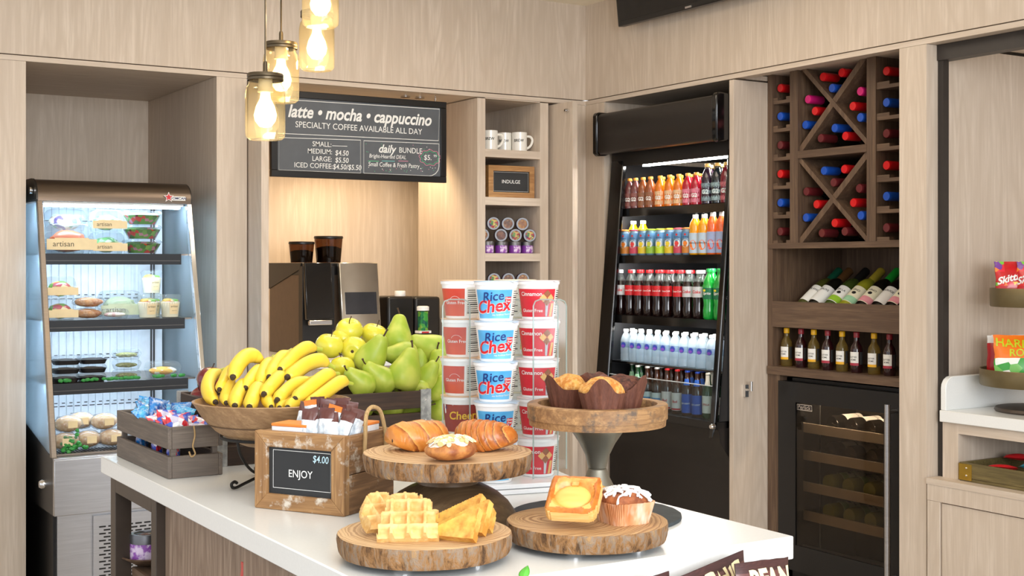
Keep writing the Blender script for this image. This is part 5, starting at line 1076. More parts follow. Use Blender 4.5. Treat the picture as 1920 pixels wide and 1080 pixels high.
def pear():
    t = thing('pear', '', 'pear'); q = spline([(r, 0, z) for r, z in PEAR], 26); b = B(); b.lathe(M_PEAR, [(max(v.x, 0), v.z) for v in q], 26, wob=lambda a, z: 1 + .035 * math.cos(a + 60 * z) + .02 * math.cos(3 * a)); b.build('flesh', t)
    b = B(); b.tube(M_STEM, spline([(0, 0, .046), (.001, 0, .054), (.005, .002, .064)], 6), [.0018] * 6 + [.0028], 6); b.build('stem', t)
    b = B(); b.ball(M_STEM, (0, 0, -.0355), (.0045, .0045, .0018), 8, 5); b.build('calyx', t); return t
AP, RA, PE = apple('yellow_apple', M_YAP), apple('red_apple', M_RAP), Kind(pear)
UP = V((0, 0, 1))
def imgdir(dx, dy, dz=0): return RGT * dx + UP * dy - FWD * dz        # right / up / towards the camera, as seen from the camera
fq = lambda x, y: (560 + x / 5.4, 580 + y / 5.4)
for (x, y), dp, ax, s_, w_ in (((512, 215), 2.93, (.05, .9, .45), 1.0, 'topmost, with its stem showing'), ((310, 370), 2.86, (.2, .95, .1), 1.0, 'leftmost, above the bananas'), ((560, 410), 2.84, (.05, .1, -1), .96, 'middle one showing its calyx'), ((762, 262), 2.95, (.3, .9, .1), 1.0, 'behind the leaning pear'), ((440, 590), 2.80, (-.1, .9, -.2), .9, 'low one between bananas and pears'), ((600, 565), 2.86, (.1, .8, -.3), .9, 'mostly hidden behind the leaning pear'), ((450, 300), 2.97, (0, 1, 0), .9, 'hidden behind the left apples')):
    p = onY(*fq(x, y), min(2.575 + (dp - 2.70) * .75, 2.745)); AP(p, label='yellow apple in the fruit crate, ' + w_, rot=rot_axis(imgdir(*ax)), scale=s_ * 1.03)
for (x, y), dp, ax, s_, w_ in (((745, 470), 2.78, (.5, .85, .2), 1.05, 'leaning right beside the yellow apples'), ((1012, 270), 2.86, (.02, 1, -.25), 1.0, 'upright at the top of the heap'), ((1040, 460), 2.79, (-.95, .08, .35), .92, 'lying with stem pointing left'), ((1075, 640), 2.71, (.25, .9, -.35), 1.14, 'large one at the centre front'), ((1345, 400), 2.84, (-.9, .42, .25), 1.12, 'lying at top right with stem pointing left'), ((1430, 620), 2.79, (-.1, .95, .1), 1.0, 'upright behind the acrylic stand'), ((622, 738), 2.71, (-.55, .6, .5), .88, 'front left by the bananas'), ((825, 700), 2.72, (-.62, .68, .35), .95, 'second from left along the front slat'), ((1295, 680), 2.73, (.5, .8, .2), .82, 'small one with its stem pointing up right'), ((1245, 805), 2.70, (.1, .1, -1), .62, 'end-on with its dark calyx facing front'), ((1395, 800), 2.74, (.4, .6, .3), .7, 'low one at the right end'), ((1215, 540), 2.84, (.2, .9, 0), .8, 'hidden behind the large front pear'), ((620, 985), 2.70, (-.6, .2, .4), .75, 'left one seen through the slats'), ((910, 985), 2.70, (-.95, .1, .2), .85, 'middle one seen through the slats'), ((1150, 985), 2.70, (.9, .1, .2), .8, 'right one seen through the slats'), ((1425, 985), 2.76, (.2, .9, .2), .8, 'seen through the end slats')):
    p = onY(*fq(x, y), min(2.578 + (dp - 2.70) * .8, 2.74)); PE(p, label='green pear in the fruit crate, ' + w_, rot=rot_axis(imgdir(*ax)), scale=s_ * 1.04)
for px, py, dp, ax, s_, w_ in ((396, 712, 2.755, (.1, .95, .2), 1.0, 'upper one behind the bananas'), (380, 745, 2.80, (-.3, .8, .3), .9, 'lower one at the left end'), (394, 782, 2.76, (-.1, .9, .3), .9, 'seen through the end slats')):
    RA(atD(px, py, dp), label='dark red apple in the fruit crate, ' + w_, rot=rot_axis(imgdir(*ax)), scale=s_)

# ---------------------------------------------------------------- bowl of bananas on a wire stand
bo = onZ(510, 905, ZI); rimz = .153
M_BOWL = wood((186, 150, 108), (140, 106, 72), 'X', 1.6, .5, 14, 2, .5)
bw = thing('fruit_bowl', 'wide turned wooden bowl of bananas', 'bowl', (bo.x, bo.y, ZI + .066))
b = B(); RO = .147; h_ = .089
b.lathe(M_BOWL, [(0, -.004), (.02, -.004), (.022, .0), (.05, .006), (.075, .016), (.105, .036), (.128, .060), (.143, h_ - .005), (RO, h_), (.141, h_ + .001), (.136, h_ - .006), (.118, .058), (.09, .034), (.05, .016), (0, .012)], 56); b.build('bowl', bw)
b = B(); b.lathe(mt((96, 70, 48), .6), [(.1170, .0467), (.1179, .0475), (.1186, .0487)], 56, caps=False); b.build('groove', bw)
M_IRON = mt((30, 28, 26), .5, .4)
wsd = thing('wire_stand', 'black wire stand with scrolled feet under the wooden bowl', 'stand', (bo.x, bo.y, ZI + .0005))
b = B(); RR = .094; b.tube(M_IRON, [(RR * math.cos(a), RR * math.sin(a), .088) for a in [2 * PI * i / 40 for i in range(40)]], .003, 6, True); b.build('top_ring', wsd)
b = B(); b.tube(M_IRON, [(.03 * math.cos(a), .03 * math.sin(a), .03) for a in [2 * PI * i / 24 for i in range(24)]], .0025, 6, True); b.build('lower_ring', wsd)
for k in range(3):
    a = R(206) + k * 2 * PI / 3; c, s_ = math.cos(a), math.sin(a); P = lambda r, z: (r * c, r * s_, z)
    b = B(); b.tube(M_IRON, spline([P(RR - .002, .09), P(.082, .06), P(.055, .03), P(.02, .016), P(-.01, .012)], 20), .0028, 6)
    b.tube(M_IRON, spline([P(-.01, .014), P(.03, .016), P(.07, .009), P(.094, .004), P(.104, .006), P(.106, .012), P(.099, .015), P(.092, .012)], 24), .0030, 6); b.build('leg', wsd)
M_BAN = blotch((236, 200, 52), (248, 218, 84), (232, 206, 70), 7, .42, .05, .35, .7, 3, bd=.002); M_BTIP = mt((58, 44, 30), .7); M_BGRN = mt((176, 186, 60), .5)
def banana(pts, r, label, w0=0):
    """pts: points on the fruit's spine from the dark tip to the stalk, in room coordinates"""
    c = V(pts[0]); sp = spline([V(p) - c for p in pts], 22); N = len(sp)
    t = thing('banana', label, 'banana', c)
    rs = []
    for i in range(N):
        u = i / (N - 1); k = min(1, (u / .2 + .1)) ** .6 if u < .2 else (1 if u < .74 else 1 - .55 * ((u - .74) / .26) ** 1.6); rs.append(r * (.42 + .58 * k) if u < .2 else r * k)
    b = B(); q0 = len(b.v); b.tube(M_BAN, sp, rs, 10, sq=1.0)
    for i in range(N):
        for k in range(10):
            v = V(b.v[q0 + i * 10 + k]); f = 1.0 + (.06 if k % 2 == 0 else -.02); b.v[q0 + i * 10 + k] = tuple(sp[i] + (v - sp[i]) * f)
    b.build('peel', t, sharp=80)
    d0 = (sp[0] - sp[1]).normalized(); d1 = (sp[-1] - sp[-2]).normalized()
    b = B(); b.tube(M_BTIP, [sp[0] - d0 * .001, sp[0] + d0 * .004, sp[0] + d0 * .0075], [r * .44, r * .36, r * .28], 8); b.build('blossom_tip', t)
    b = B(); b.tube(M_BGRN, [sp[-1] - d1 * .002, sp[-1] + d1 * .008, sp[-1] + d1 * .016], [r * .44, r * .3, r * .28], 8); b.build('stalk', t); return t
BD = [([(280, 790), (215, 720), (190, 600), (230, 480), (330, 425)], 13, .03, 'leftmost, hanging down over the rim'), ([(330, 640), (372, 570), (420, 460), (480, 370)], 11.5, .02, 'second from the left, tip down'), ([(492, 490), (535, 370), (620, 265), (730, 235), (840, 300)], 15, .0, 'arched one at the upper left'), ([(642, 622), (690, 545), (760, 450), (850, 370)], 13, .01, 'centre left, tip pointing down left'), ([(820, 570), (838, 480), (880, 370), (950, 280)], 12, .015, 'narrow one in the middle'), ([(928, 488), (975, 400), (1050, 280), (1150, 200)], 13, .02, 'upper middle beside the topmost'), ([(1058, 400), (1140, 335), (1250, 220), (1370, 140), (1480, 150)], 14, .03, 'topmost, reaching to the upper right'), ([(1150, 490), (1235, 440), (1370, 340), (1520, 290), (1630, 340)], 15, .02, 'broad arched one at the upper right'), ([(865, 695), (925, 630), (1010, 530), (1090, 450)], 14, -.02, 'front middle with dark tip'), ([(1025, 765), (1090, 700), (1210, 600), (1400, 520)], 13.5, -.02, 'front one right of centre'), ([(1238, 755), (1330, 690), (1480, 570), (1610, 475), (1700, 460)], 14.5, -.03, 'long straight one at the right front'), ([(1380, 830), (1490, 760), (1650, 640), (1780, 550), (1860, 560)], 13, -.03, 'rightmost along the rim'), ([(515, 835), (530, 740), (580, 640), (640, 540)], 14, -.015, 'low one under the arched banana'), ([(410, 800), (405, 720), (440, 620), (490, 540)], 11, .0, 'low one at the left'), ([(690, 850), (720, 760), (770, 650), (830, 590)], 14, -.03, 'speckled one at the bottom centre'), ([(950, 850), (900, 770), (900, 700), (960, 640)], 11, -.02, 'bottom one with green tip'), ([(1150, 855), (1230, 800), (1330, 760), (1440, 700)], 12, -.035, 'bottom one at the right'), ([(1050, 860), (1090, 800), (1150, 740), (1230, 690)], 11, -.015, 'tucked under the front bananas')]
for pts, r, dd, w_ in BD:
    P3 = []
    for k, (x, y) in enumerate(pts):
        dep = 2.43 + dd - .055 * ((y - 500) / 350) + .018 * k; P3.append(atD(360 + x / 6.4, 630 + y / 6.4, dep))
    banana(P3, r * 2.4 / F, 'yellow banana in the wooden bowl, ' + w_)

# ---------------------------------------------------------------- rustic sign crate with bars
sl, sr = onZ(477, 952, ZI), onZ(645, 970, ZI); fd = (sr - sl); W_ = fd.length; a_ = math.atan2(fd.y, fd.x); H_ = .130; D_ = .150
M_RUS = wood((196, 152, 100), (134, 96, 58), 'X', 2.2, .65, 16, 2, .5, .15, (214, 204, 188)); M_RUSZ = wood((196, 152, 100), (134, 96, 58), 'Z', 2.2, .65, 16, 2, .5, .15, (214, 204, 188)); M_RUSY = wood((168, 126, 84), (110, 78, 48), 'Y', 2.2, .65, 18, 2, .6, .15, (196, 184, 166))
sc_ = thing('sign_crate', 'rustic wooden box with chalk panel reading ENJOY on the island', 'crate', (sl.x, sl.y, ZI + .0005), a_)
t_ = .026
def fpart(m, poly, n_): b = B(); b.prism(m, poly, -.016, 0, Mxz); b.build(n_, sc_, bev=.0015)
fpart(M_RUS, [(0, 0), (W_, 0), (W_ - t_, t_), (t_, t_)], 'frame_rail'); fpart(M_RUS, [(0, H_), (t_, H_ - t_), (W_ - t_, H_ - t_), (W_, H_)], 'frame_rail'); fpart(M_RUSZ, [(0, 0), (t_, t_), (t_, H_ - t_), (0, H_)], 'frame_stile'); fpart(M_RUSZ, [(W_, 0), (W_, H_), (W_ - t_, H_ - t_), (W_ - t_, t_)], 'frame_stile')
b = B(); b.box(M_RUSY, (W_ - .012, .0165, 0), (W_, D_, H_ * .5 - .0006)); b.box(M_RUSY, (W_ - .012, .0165, H_ * .5 + .0006), (W_, D_, H_ - .002)); b.build('side_board', sc_, bev=.001)
b = B(); b.box(M_RUSY, (0, .0165, 0), (.012, D_, H_ - .002)); b.build('side_board', sc_, bev=.001)
b = B(); b.box(M_RUS, (.0125, D_ - .012, 0), (W_ - .0125, D_, H_ - .002)); b.box(M_RUS, (.0125, .0165, .0), (W_ - .0125, D_ - .0125, .01)); b.build('back_board', sc_)
b = B(); b.box(M_CHALK, (t_ - .002, .006, t_ - .002), (W_ - t_ + .002, .0155, H_ - t_ + .002)); b.build('chalk_panel', sc_)
b = B(); b.text(M_INK, 'ENJOY', .0175, plane((W_ * .5, .0054, H_ * .47), (1, 0, 0), (0, 0, 1)), .004, 0, .95); x0_, x1_, z0_, z1_ = t_ + .009, W_ - t_ - .004, t_ + .010, H_ - t_ - .005
b.tube(M_INK, [(x0_, .0057, z0_), (x1_, .0057, z0_), (x1_, .0057, z1_), (x0_, .0057, z1_)], .00055, 4, True); b.text(mt((190, 220, 232), .6), '$4.00', .0165, plane((x1_ - .020, .0053, z1_ - .011), (1, 0, -.03), (0, 0, 1)), .004, .1, .85); b.build('lettering', sc_)
b = B(); b.tube(M_JUTE, spline([(W_ + .003, .055, H_ - .035), (W_ + .004, .056, H_ - .006), (W_ + .002, .062, H_ + .028), (W_ + .0, .082, H_ + .040), (W_ + .002, .105, H_ + .030), (W_ + .003, .118, H_ - .006), (W_ + .003, .12, H_ - .03)], 30), .0036, 8); b.build('rope_handle', sc_)
M_ORG = mt((236, 134, 50), .45); M_FOIL = blotch((206, 216, 224), (236, 240, 244), (150, 164, 176), 60, .35, .2, .4, .6); M_CHOC = mt((96, 52, 46), .4, coat=.2)
Rs = Matrix.Rotation(a_, 3, 'Z'); sp_ = lambda x, y, z: sc_.location + Rs @ V((x, y, z))
for k, (x, y, w_, d_, rz_, nm) in enumerate(((.054, .047, .070, .050, .03, 'front left corner'), (W_ - .047, .110, .058, .044, .02, 'back right, by the rope'))):
    t = thing('snack_box', 'orange-topped white box of bars, %s of the ENJOY crate' % nm, 'box', sp_(x, y, H_ - .02), a_ + rz_)
    b = B(); b.box(mt((236, 236, 238), .5), (-w_ / 2, -d_ / 2, 0), (w_ / 2, d_ / 2, .026)); b.build('box_body', t, bev=.001)
    b = B(); b.box(M_ORG, (-w_ / 2 - .0006, -d_ / 2 - .0006, .0262), (w_ / 2 + .0006, d_ / 2 + .0006, .031)); b.build('box_top', t, bev=.001)
def barm(u, v): return M_CHOC if v > .70 else M_FOIL
random.seed(21)
spots = [(.088, .028, 0), (.105, .030, .2), (.122, .030, -.1), (.140, .026, .1), (.148, .032, -.2), (.095, .050, .1), (.115, .052, -.2), (.135, .054, .15), (.155, .055, 0), (.10, .075, .3), (.12, .078, -.1), (.14, .078, .2), (.03, .092, .1), (.05, .098, -.2), (.075, .095, .1), (.095, .10, -.1), (.115, .105, .2), (.065, .118, .1), (.09, .125, .0), (.045, .125, -.1)]
for k, (x, y, rz_) in enumerate(spots):
    bagthing('wrapped_bar', 'brown and white wrapped bar standing among others in the ENJOY crate', 'snack bar', sp_(x, y, H_ - .022 + .012 * (y / .13) + random.uniform(0, .005)), (R(random.uniform(-28, 4)), R(random.uniform(-16, 16)), a_ + rz_ * 2 + .4), barm if k % 7 != 6 else (lambda u, v: M_ORG if v > .8 else M_FOIL), .027, .056, .014, k + 3, group='wrapped bars in the ENJOY crate', wr=.5, crimp=.1)

# ---------------------------------------------------------------- live-edge wood slices
def slice_(name, label, c, z0, z1, Rr, seed, feet=True, light=(210, 176, 132), dark=(170, 132, 92), pith=(.2, .1), ell=1.0, cat='serving board'):
    t = thing(name, label, cat, (c[0], c[1], ZI + .0005)); n = 96
    rad = lambda a: Rr * (1 + .018 * noise.noise(V((math.cos(a) * 1.6 + seed, math.sin(a) * 1.6, seed))) + .010 * noise.noise(V((math.cos(a) * 5, math.sin(a) * 5 + seed, 3))))
    z0 -= ZI; z1 -= ZI
    b = B(); m = ringed(light, dark, 260, pith[0] * Rr, pith[1] * Rr)
    for k0, k1 in ((0, .5), (.5, .93), (.93, .985)): b.grid(m, lambda u, v: (rad(2 * PI * u) * (k0 + (k1 - k0) * v) * math.cos(2 * PI * u), rad(2 * PI * u) * (k0 + (k1 - k0) * v) * math.sin(2 * PI * u), z1 - (.0008 if k1 > .97 and v > .5 else 0)), n, 1, True)
    b.build('cut_face', t)
    b = B()
    def bk(u, v):
        a = 2 * PI * u; k = rad(a) * (.985 + .015 * math.sin(PI * v) ** .4) * (1 + (.010 * noise.noise(V((math.cos(a) * 14 + seed, math.sin(a) * 14, v * 1.5))) + .009 * noise.noise(V((math.cos(a) * 38, math.sin(a) * 38 + seed, v * 4)))) * math.sin(PI * v) ** .3)
        k *= 1 - .03 * (1 - v); return (k * math.cos(a), k * math.sin(a), z1 - .0008 - (1 - v) * (z1 - z0 - .0008))
    b.grid(bark_mat(), bk, 280, 8, True); b.add(M_DARK, [(rad(2 * PI * i / 40) * .955 * math.cos(2 * PI * i / 40), rad(2 * PI * i / 40) * .955 * math.sin(2 * PI * i / 40), z0) for i in range(40)], [tuple(range(40))[::-1]]); b.build('bark', t, sharp=75)
    if feet:
        for k in range(4):
            a = R(40) + k * PI / 2; b = B(); b.lathe(M_CHROME, [(.012, 0), (.013, .002), (.013, z0 - .001), (.010, z0 + .001)], 14, Matrix.Translation((Rr * .62 * math.cos(a), Rr * .62 * math.sin(a), 0))); b.build('foot', t)
    return t
c1 = onZ(796, 996, .958); s1 = slice_('wood_slice_board', 'low bark-edged wood slice with waffles and toast, front left', c1, .9295, .958, .122, 1.0)
c2 = onZ(1101, 974, .956); s2 = slice_('wood_slice_board', 'low bark-edged wood slice with square pastry and iced cake, front right', c2, .929, .956, .119, 4.0, light=(198, 160, 114), dark=(148, 108, 70), pith=(-.35, .25))
c3 = onZ(840, 981, ZI); zt3 = 1.0335
s3 = slice_('wood_slice_stand', 'bark-edged wood slice on a domed wooden pedestal with croissants', c3, zt3 - .029, zt3, .1345, 7.0, feet=False, cat='cake stand')
b = B(); M_DOME = wood((122, 98, 70), (84, 64, 44), 'X', 1.4, .4, 14, 2, .5); zz = zt3 - .0295 - ZI
b.lathe(M_DOME, [(.112, 0), (.1115, .006), (.107, .018), (.096, .034), (.080, .048), (.062, .058), (.050, .063), (.048, .064), (.048, zz - .004), (.051, zz)], 48); b.build('pedestal', s3)
# muffin stand on slate
cm_ = onZ(1120, 965, ZI); sl_ = B(); random.seed(2); n = 60
ol = [(.139 * (1 + random.uniform(-.006, .006)) * math.cos(2 * PI * i / n), .139 * (1 + random.uniform(-.006, .006)) * math.sin(2 * PI * i / n)) for i in range(n)]
sl_.prism(mt((58, 66, 70), .7, var=.12, sc=40, bmp=.3), ol, 0, .0055); o = sl_.build('slate_board', bev=.0012); tag(o, 'round dark slate board under the muffin stand', 'slate board', loc=(cm_.x - .012, cm_.y - .012, ZI + .0005))
zs_ = ZI + .0062; zr = 1.103
ms = thing('muffin_stand', 'round rimmed wooden tray on a flared pewter pedestal holding muffins', 'cake stand', (cm_.x, cm_.y, zs_)); zz = zr - zs_
M_PEWT = mt((150, 146, 132), .42, .85, var=.08, sc=14); M_TRAYW = wood((190, 148, 98), (128, 92, 58), 'X', 2.0, .55, 12, 2, .5, .1, (96, 80, 66))
b = B(); b.lathe(M_PEWT, [(0, 0), (.052, 0), (.052, .003), (.044, .012), (.030, .036), (.020, .056), (.0155, .068), (.0148, .070), (.0135, .0705), (.0148, .071), (.0155, .074), (.020, .092), (.030, .112), (.041, .128), (.046, zz - .037), (.046, zz - .0355)], 40); b.build('pedestal', ms, sharp=50)
b = B(); b.lathe(M_TRAYW, [(0, zz - .035), (.1115, zz - .035), (.1125, zz - .024), (0, zz - .024)], 60); b.build('tray_base', ms)
b = B(); b.lathe(M_TRAYW, [(.1145, zz - .0238), (.1150, zz - .002), (.1135, zz), (.098, zz), (.0965, zz - .002), (.0965, zz - .0238)], 60, caps=False); b.build('tray_rim', ms)
M_PAPER = wood((122, 76, 58), (88, 50, 38), 'Z', 4, .6, 10, 2, .3); M_CRUMB = blotch((226, 168, 84), (184, 116, 46), (240, 206, 140), 60, .8, .6, bd=.004); M_CHOCM = blotch((92, 48, 34), (56, 28, 20), (130, 78, 54), 60, .8, .6)
def muffin(crumb):
    def mk():
        t = thing('muffin', '', 'muffin'); b = B(); n = 64
        def pp(u, v):
            a = 2 * PI * u; r = .0245 + .0125 * v; pk = max(0, math.cos(2 * a + .6)) ** 2.2
            r += .0012 * math.sin(16 * a) * (1 - .3 * v) + .006 * v * v * pk; return (r * math.cos(a), r * math.sin(a), v * (.046 + .024 * pk))
        b.grid(M_PAPER, pp, n, 10, True); b.add(M_PAPER, [pp(i / n, 0) for i in range(n)], [tuple(range(n))[::-1]]); b.build('paper_cup', t, sharp=70)
        b = B(); b.ball(crumb, (0, 0, .046), (.034, .034, .022), 28, 18, nz=.16, ns=70, seed=3); b.build('crumb_top', t, sharp=80)
        return t
    return Kind(mk)
MU, MC = muffin(M_CRUMB), muffin(M_CHOCM); zm_ = zr - .0236
for kd, px, dx_, rz_, s_, l_ in ((MU, 1065, .055, .4, .98, 'golden crumb-topped muffin in brown paper, left on the muffin stand'), (MU, 1130, -.038, 1.2, 1.03, 'golden crumb-topped muffin in brown paper, front centre on the muffin stand'), (MC, 1168, .04, 2.2, 1.0, 'dark chocolate muffin in brown paper, right on the muffin stand')):
    dep = 2.09 + dx_; p = atD(px, 700, dep); kd((p.x, p.y, zm_ + .0006), rz_, l_, scale=s_)
p = atD(1108, 700, 2.185); MC((p.x, p.y, zm_), .9, 'chocolate muffin hidden behind the others on the muffin stand', scale=.95)

# ---------------------------------------------------------------- pastries
M_CRO = crust((226, 164, 84), (206, 128, 50), (146, 72, 24), 32, slant=.7)
M_CRO2 = crust((222, 156, 76), (184, 102, 36), (108, 50, 18), 90, slant=.42)
def croissant(m, label, loc, rz, L_=.098, r=.031, bend=.25, seed=0, rdg=7, tip=.22, skew=.9):
    t = thing('croissant', label, 'pastry', loc, rz); b = B(); N, K = 60, 28
    def f(u, v):
        s_ = (u - .5) * 2; env = (1 - abs(s_) ** 2.4) ** .55 if abs(s_) < 1 else 0; rr = r * (tip + (1 - tip) * env) if abs(s_) < .995 else 0.001
        a = 2 * PI * v; w = (s_ * rdg / 2 + skew * math.sin(a)) % 1; st_ = 1 + .13 * (w ** .6) - .07
        rr *= st_ * (1 + .05 * noise.noise(V((s_ * 3 + seed, math.cos(a), math.sin(a)))))
        y = bend * L_ * (s_ * s_ - .4); z = rr * math.sin(a); z = z if z > -r * .62 * env else -r * .62 * env
        return (s_ * L_ / 2, y + rr * 1.12 * math.cos(a), z + r * .62)
    b.grid(m, f, N, K, False, True); b.build('crust', t, sharp=60)
    return t
zc = zt3 + .001
p = atD(784, 820, 2.07); croissant(M_CRO, 'plump golden croissant at the left of the wood slice stand', (p.x, p.y, zc), R(-4), .098, .0285, .10, 1, 3, .50, .75)
q_ = B(); q_.ball(mt((60, 30, 18), .5), (0, 0, 0), (.006, .005, .006), 10, 6); pq = V((p.x, p.y, zc)); d_ = bpy.data.objects['croissant']; o = q_.build('chocolate_end', d_); o.location = (-.043, -.008, .017)
p = atD(905, 822, 2.07); croissant(M_CRO2, 'dark ridged croissant at the right of the wood slice stand', (p.x, p.y, zc), R(-58), .104, .029, .20, 4, 9, .26, 1.1)
p = atD(846, 838, 1.955); t = thing('almond_pastry', 'round almond-topped pastry with sugar dusting, front of the wood slice stand', 'pastry', (p.x, p.y, zc), .3)
b = B(); b.ball(blotch((206, 140, 76), (150, 84, 44), (120, 64, 50), 30, .5, .3), (0, 0, .0165), (.042, .036, .0165), 30, 16, nz=.10, ns=45, seed=6); b.build('crust', t)
b = B(); b.ball(blotch((250, 246, 238), (232, 206, 160), (200, 150, 90), 38, .9, .3, .52, .62), (0, 0, .0225), (.0375, .031, .0125), 30, 16, nz=.10, ns=60, seed=8); b.build('sugar_dusting', t)
b = B(); random.seed(8)
for k in range(105):
    a = random.uniform(0, 6.28); rr = math.sqrt(random.random()); x, y = .0385 * rr * math.cos(a), .030 * rr * math.sin(a); z = .0230 + .0128 * math.sqrt(max(0, 1 - rr * rr * .93)) + .0004
    M = Matrix.Translation((x, y, z)) @ V((x * 22, y * 22, 1.0)).normalized().to_track_quat('Z', 'Y').to_matrix().to_4x4() @ Matrix.Rotation(random.uniform(0, 6), 4, 'Z') @ Matrix.Rotation(random.uniform(-.5, .5), 4, 'X')
    b.lathe(mt((240, 218, 172), .6) if k % 3 == 0 else (mt((248, 244, 236), .8) if k % 3 == 1 else mt((228, 192, 130), .6)), [(0, 0), (.0042, 0), (.0044, .0005), (.0038, .0011), (0, .0011)], 8, M @ Matrix.Diagonal((1.4, .9, 1, 1)))
b.build('almond_flakes', t, kind='stuff')

# waffles: quarter pieces with square pockets
M_WAF = blotch((238, 200, 132), (214, 160, 88), (244, 216, 156), 26, .65, .25, .38, .66, bd=.002); M_WAFS = blotch((228, 190, 122), (208, 160, 90), (238, 212, 156), 50, .7, .2)
def waffle(label, loc, rot, seed):
    t = thing('waffle_piece', label, 'waffle', loc, rot=rot); P = .0222; w_, h_ = .080, .066
    def inside(x, y):
        if seed == 1: return 0 < y < h_ * .93 and abs(x) < .041 - .013 * (y / h_) ** 1.5 and math.hypot(x * .8, y - .02) < .045
        return y > 0 and math.hypot(x, y * .70) < .0435
    def top(x, y):
        u, v = abs(((x + P * .0) / P) % 1 - .5) * 2, abs(((y + .008) / P) % 1 - .5) * 2
        g = max(u, v); k = max(0, min(1, (g - .62) / .22)); return .0070 + .0115 * k * k * (3 - 2 * k) + .0006 * noise.noise(V((x * 200, y * 200, seed)))
    b = B(); height(b, M_WAF, inside, top, lambda x, y: .0, -.0448, .0448, 0, .070, .0016, M_WAFS); b.build('waffle', t, sharp=80); return t
zb1 = .9585
p = atD(765, 1016, 1.732); waffle('golden waffle quarter leaning in front, showing its pockets', (p.x, p.y, zb1 + .0), (R(38), 0, face_cam(p, -.02)), 1)
p = atD(744, 1000, 1.785); waffle('second golden waffle quarter behind and left of the front one', (p.x - .003, p.y + .008, zb1 + .002), (R(34), R(4), face_cam(p, .62)), 2)
p = atD(772, 990, 1.815); waffle('third waffle quarter lying at the back under the other two', (p.x + .0, p.y + .01, zb1 + .0005), (R(24), 0, face_cam(p, .1)), 3)
# french toast triangles
M_TOAST = blotch((236, 186, 84), (164, 92, 28), (240, 200, 110), 24, .5, .3, .40, .66, bd=.003); M_TOASTS = blotch((234, 190, 100), (206, 142, 56), None, 40, .6, .2)
def toast(label, loc, rot, s_=1.0):
    t = thing('french_toast', label, 'french toast', loc, rot=rot); a, h_ = .078 * s_, .046 * s_
    inside = lambda x, y: 0 < y < h_ * min(1, (x + a / 2) / (a * .93)) and -a / 2 < x < a / 2 - y * .06
    b = B(); height(b, M_TOAST, inside, lambda x, y: .0075 + .0008 * noise.noise(V((x * 90, y * 90, s_))) , lambda x, y: -.0075, -a / 2, a / 2, -.001, h_ + .003, .0012, M_TOASTS)
    b.v = [(x, z, y) if False else (x, -z, y) for x, y, z in b.v]; b.f = [f[::-1] for f in b.f]; b.build('toast', t, sharp=70); return t
for px, py, dp, yaw, tl_, s_, l_ in ((840, 1020, 1.735, -.45, -36, 1.0, 'front triangle of golden french toast with browned face'), (858, 1006, 1.778, -.5, -33, 1.06, 'second french toast triangle leaning behind the front one'), (886, 1002, 1.79, -.35, -38, .72, 'third french toast triangle, small and rightmost on the board'), (844, 996, 1.82, -.5, -35, 1.08, 'french toast triangle at the back beside the waffles')):
    p = atD(px, py, dp); toast(l_, (p.x, p.y, zb1 + .0035), (R(tl_), 0, face_cam(p, yaw)), s_)

# square cheese pastry, iced cake, round bun behind
M_DAN = blotch((232, 176, 90), (200, 118, 40), (238, 194, 110), 24, .4, .3, .42, .66, bd=.003, coat=.15); M_DANS = wood((240, 206, 140), (222, 168, 90), 'X', 5, .6); M_DANC = blotch((244, 206, 120), (238, 188, 96), (230, 166, 72), 18, .5, .15, .3, .7, 3, (.3, 1, 1))
zb2 = .9565; p = atD(1069, 978, 1.822); t = thing('cheese_danish', 'square puff pastry with smooth yellow filling propped up on the right wood slice', 'pastry', (p.x, p.y, zb2 + .011), rot=(R(35), 0, face_cam(p, -.22)))
w2 = .037
def dtop(x, y):
    y -= w2; e = max(abs(x), abs(y)) / w2; r2 = math.hypot(x / 1.15, (y + .002)); return .0205 - .007 * (1 - min(1, max(0, (r2 - .0225) / .006))) - .004 * max(0, e - .88) / .12 + .001 * noise.noise(V((x * 120, y * 120, 2)))
ins = lambda x, y: (abs(x) ** 6 + abs(y - w2) ** 6) ** (1 / 6) < w2
M_DANB = blotch((206, 124, 40), (160, 78, 22), (222, 150, 62), 30, .4, .3, .35, .7, bd=.003, coat=.15)
b = B(); height(b, lambda x, y: M_DANB if max(abs(x), abs(y - w2)) > w2 * (.78 + .1 * noise.noise(V((x * 90, y * 90, 0)))) else M_DAN, ins, dtop, lambda x, y: -.0, -w2 - .001, w2 + .001, -.001, 2 * w2 + .001, .0014, M_DANS); b.build('puff_crust', t, sharp=75)
b = B(); b.ball(M_DANC, (0, w2 - .002, .0135), (.0265, .0215, .0062), 26, 8, nz=.08, ns=60); b.box(M_DAN, (-.005, w2 + .016, .010), (.005, w2 + .0235, .019)); b.build('filling', t)
p = atD(1169, 955, 1.88); t = thing('iced_cake', 'small square cinnamon cake with white icing in a pleated paper case', 'cake', (p.x, p.y, zb2 + .0), face_cam(p, .55)); pw = lambda a, e: math.copysign(abs(a) ** e, a)
def cs_(u, v):
    a = 2 * PI * u; k = (.030 + .0065 * v) * (1 + .028 * math.sin(44 * a) * (.5 + v)); x, y = pw(math.cos(a), .42), pw(math.sin(a), .42); return (x * k, y * k, v * .032)
M_CASE = blotch((190, 120, 70), (224, 178, 134), (244, 230, 214), 30, .6, .1, .35, .7, 3, (1, 1, .4)); M_CAKE = blotch((168, 96, 52), (128, 66, 34), (190, 120, 74), 40, .7, .4)
b = B(); b.grid(M_CASE, cs_, 176, 5, True); b.add(M_CASE, [cs_(i / 88, 0) for i in range(88)], [tuple(range(88))[::-1]]); b.build('paper_case', t, sharp=85)
sqf = lambda q: V((pw(q.x, .72), pw(q.y, .72), q.z))
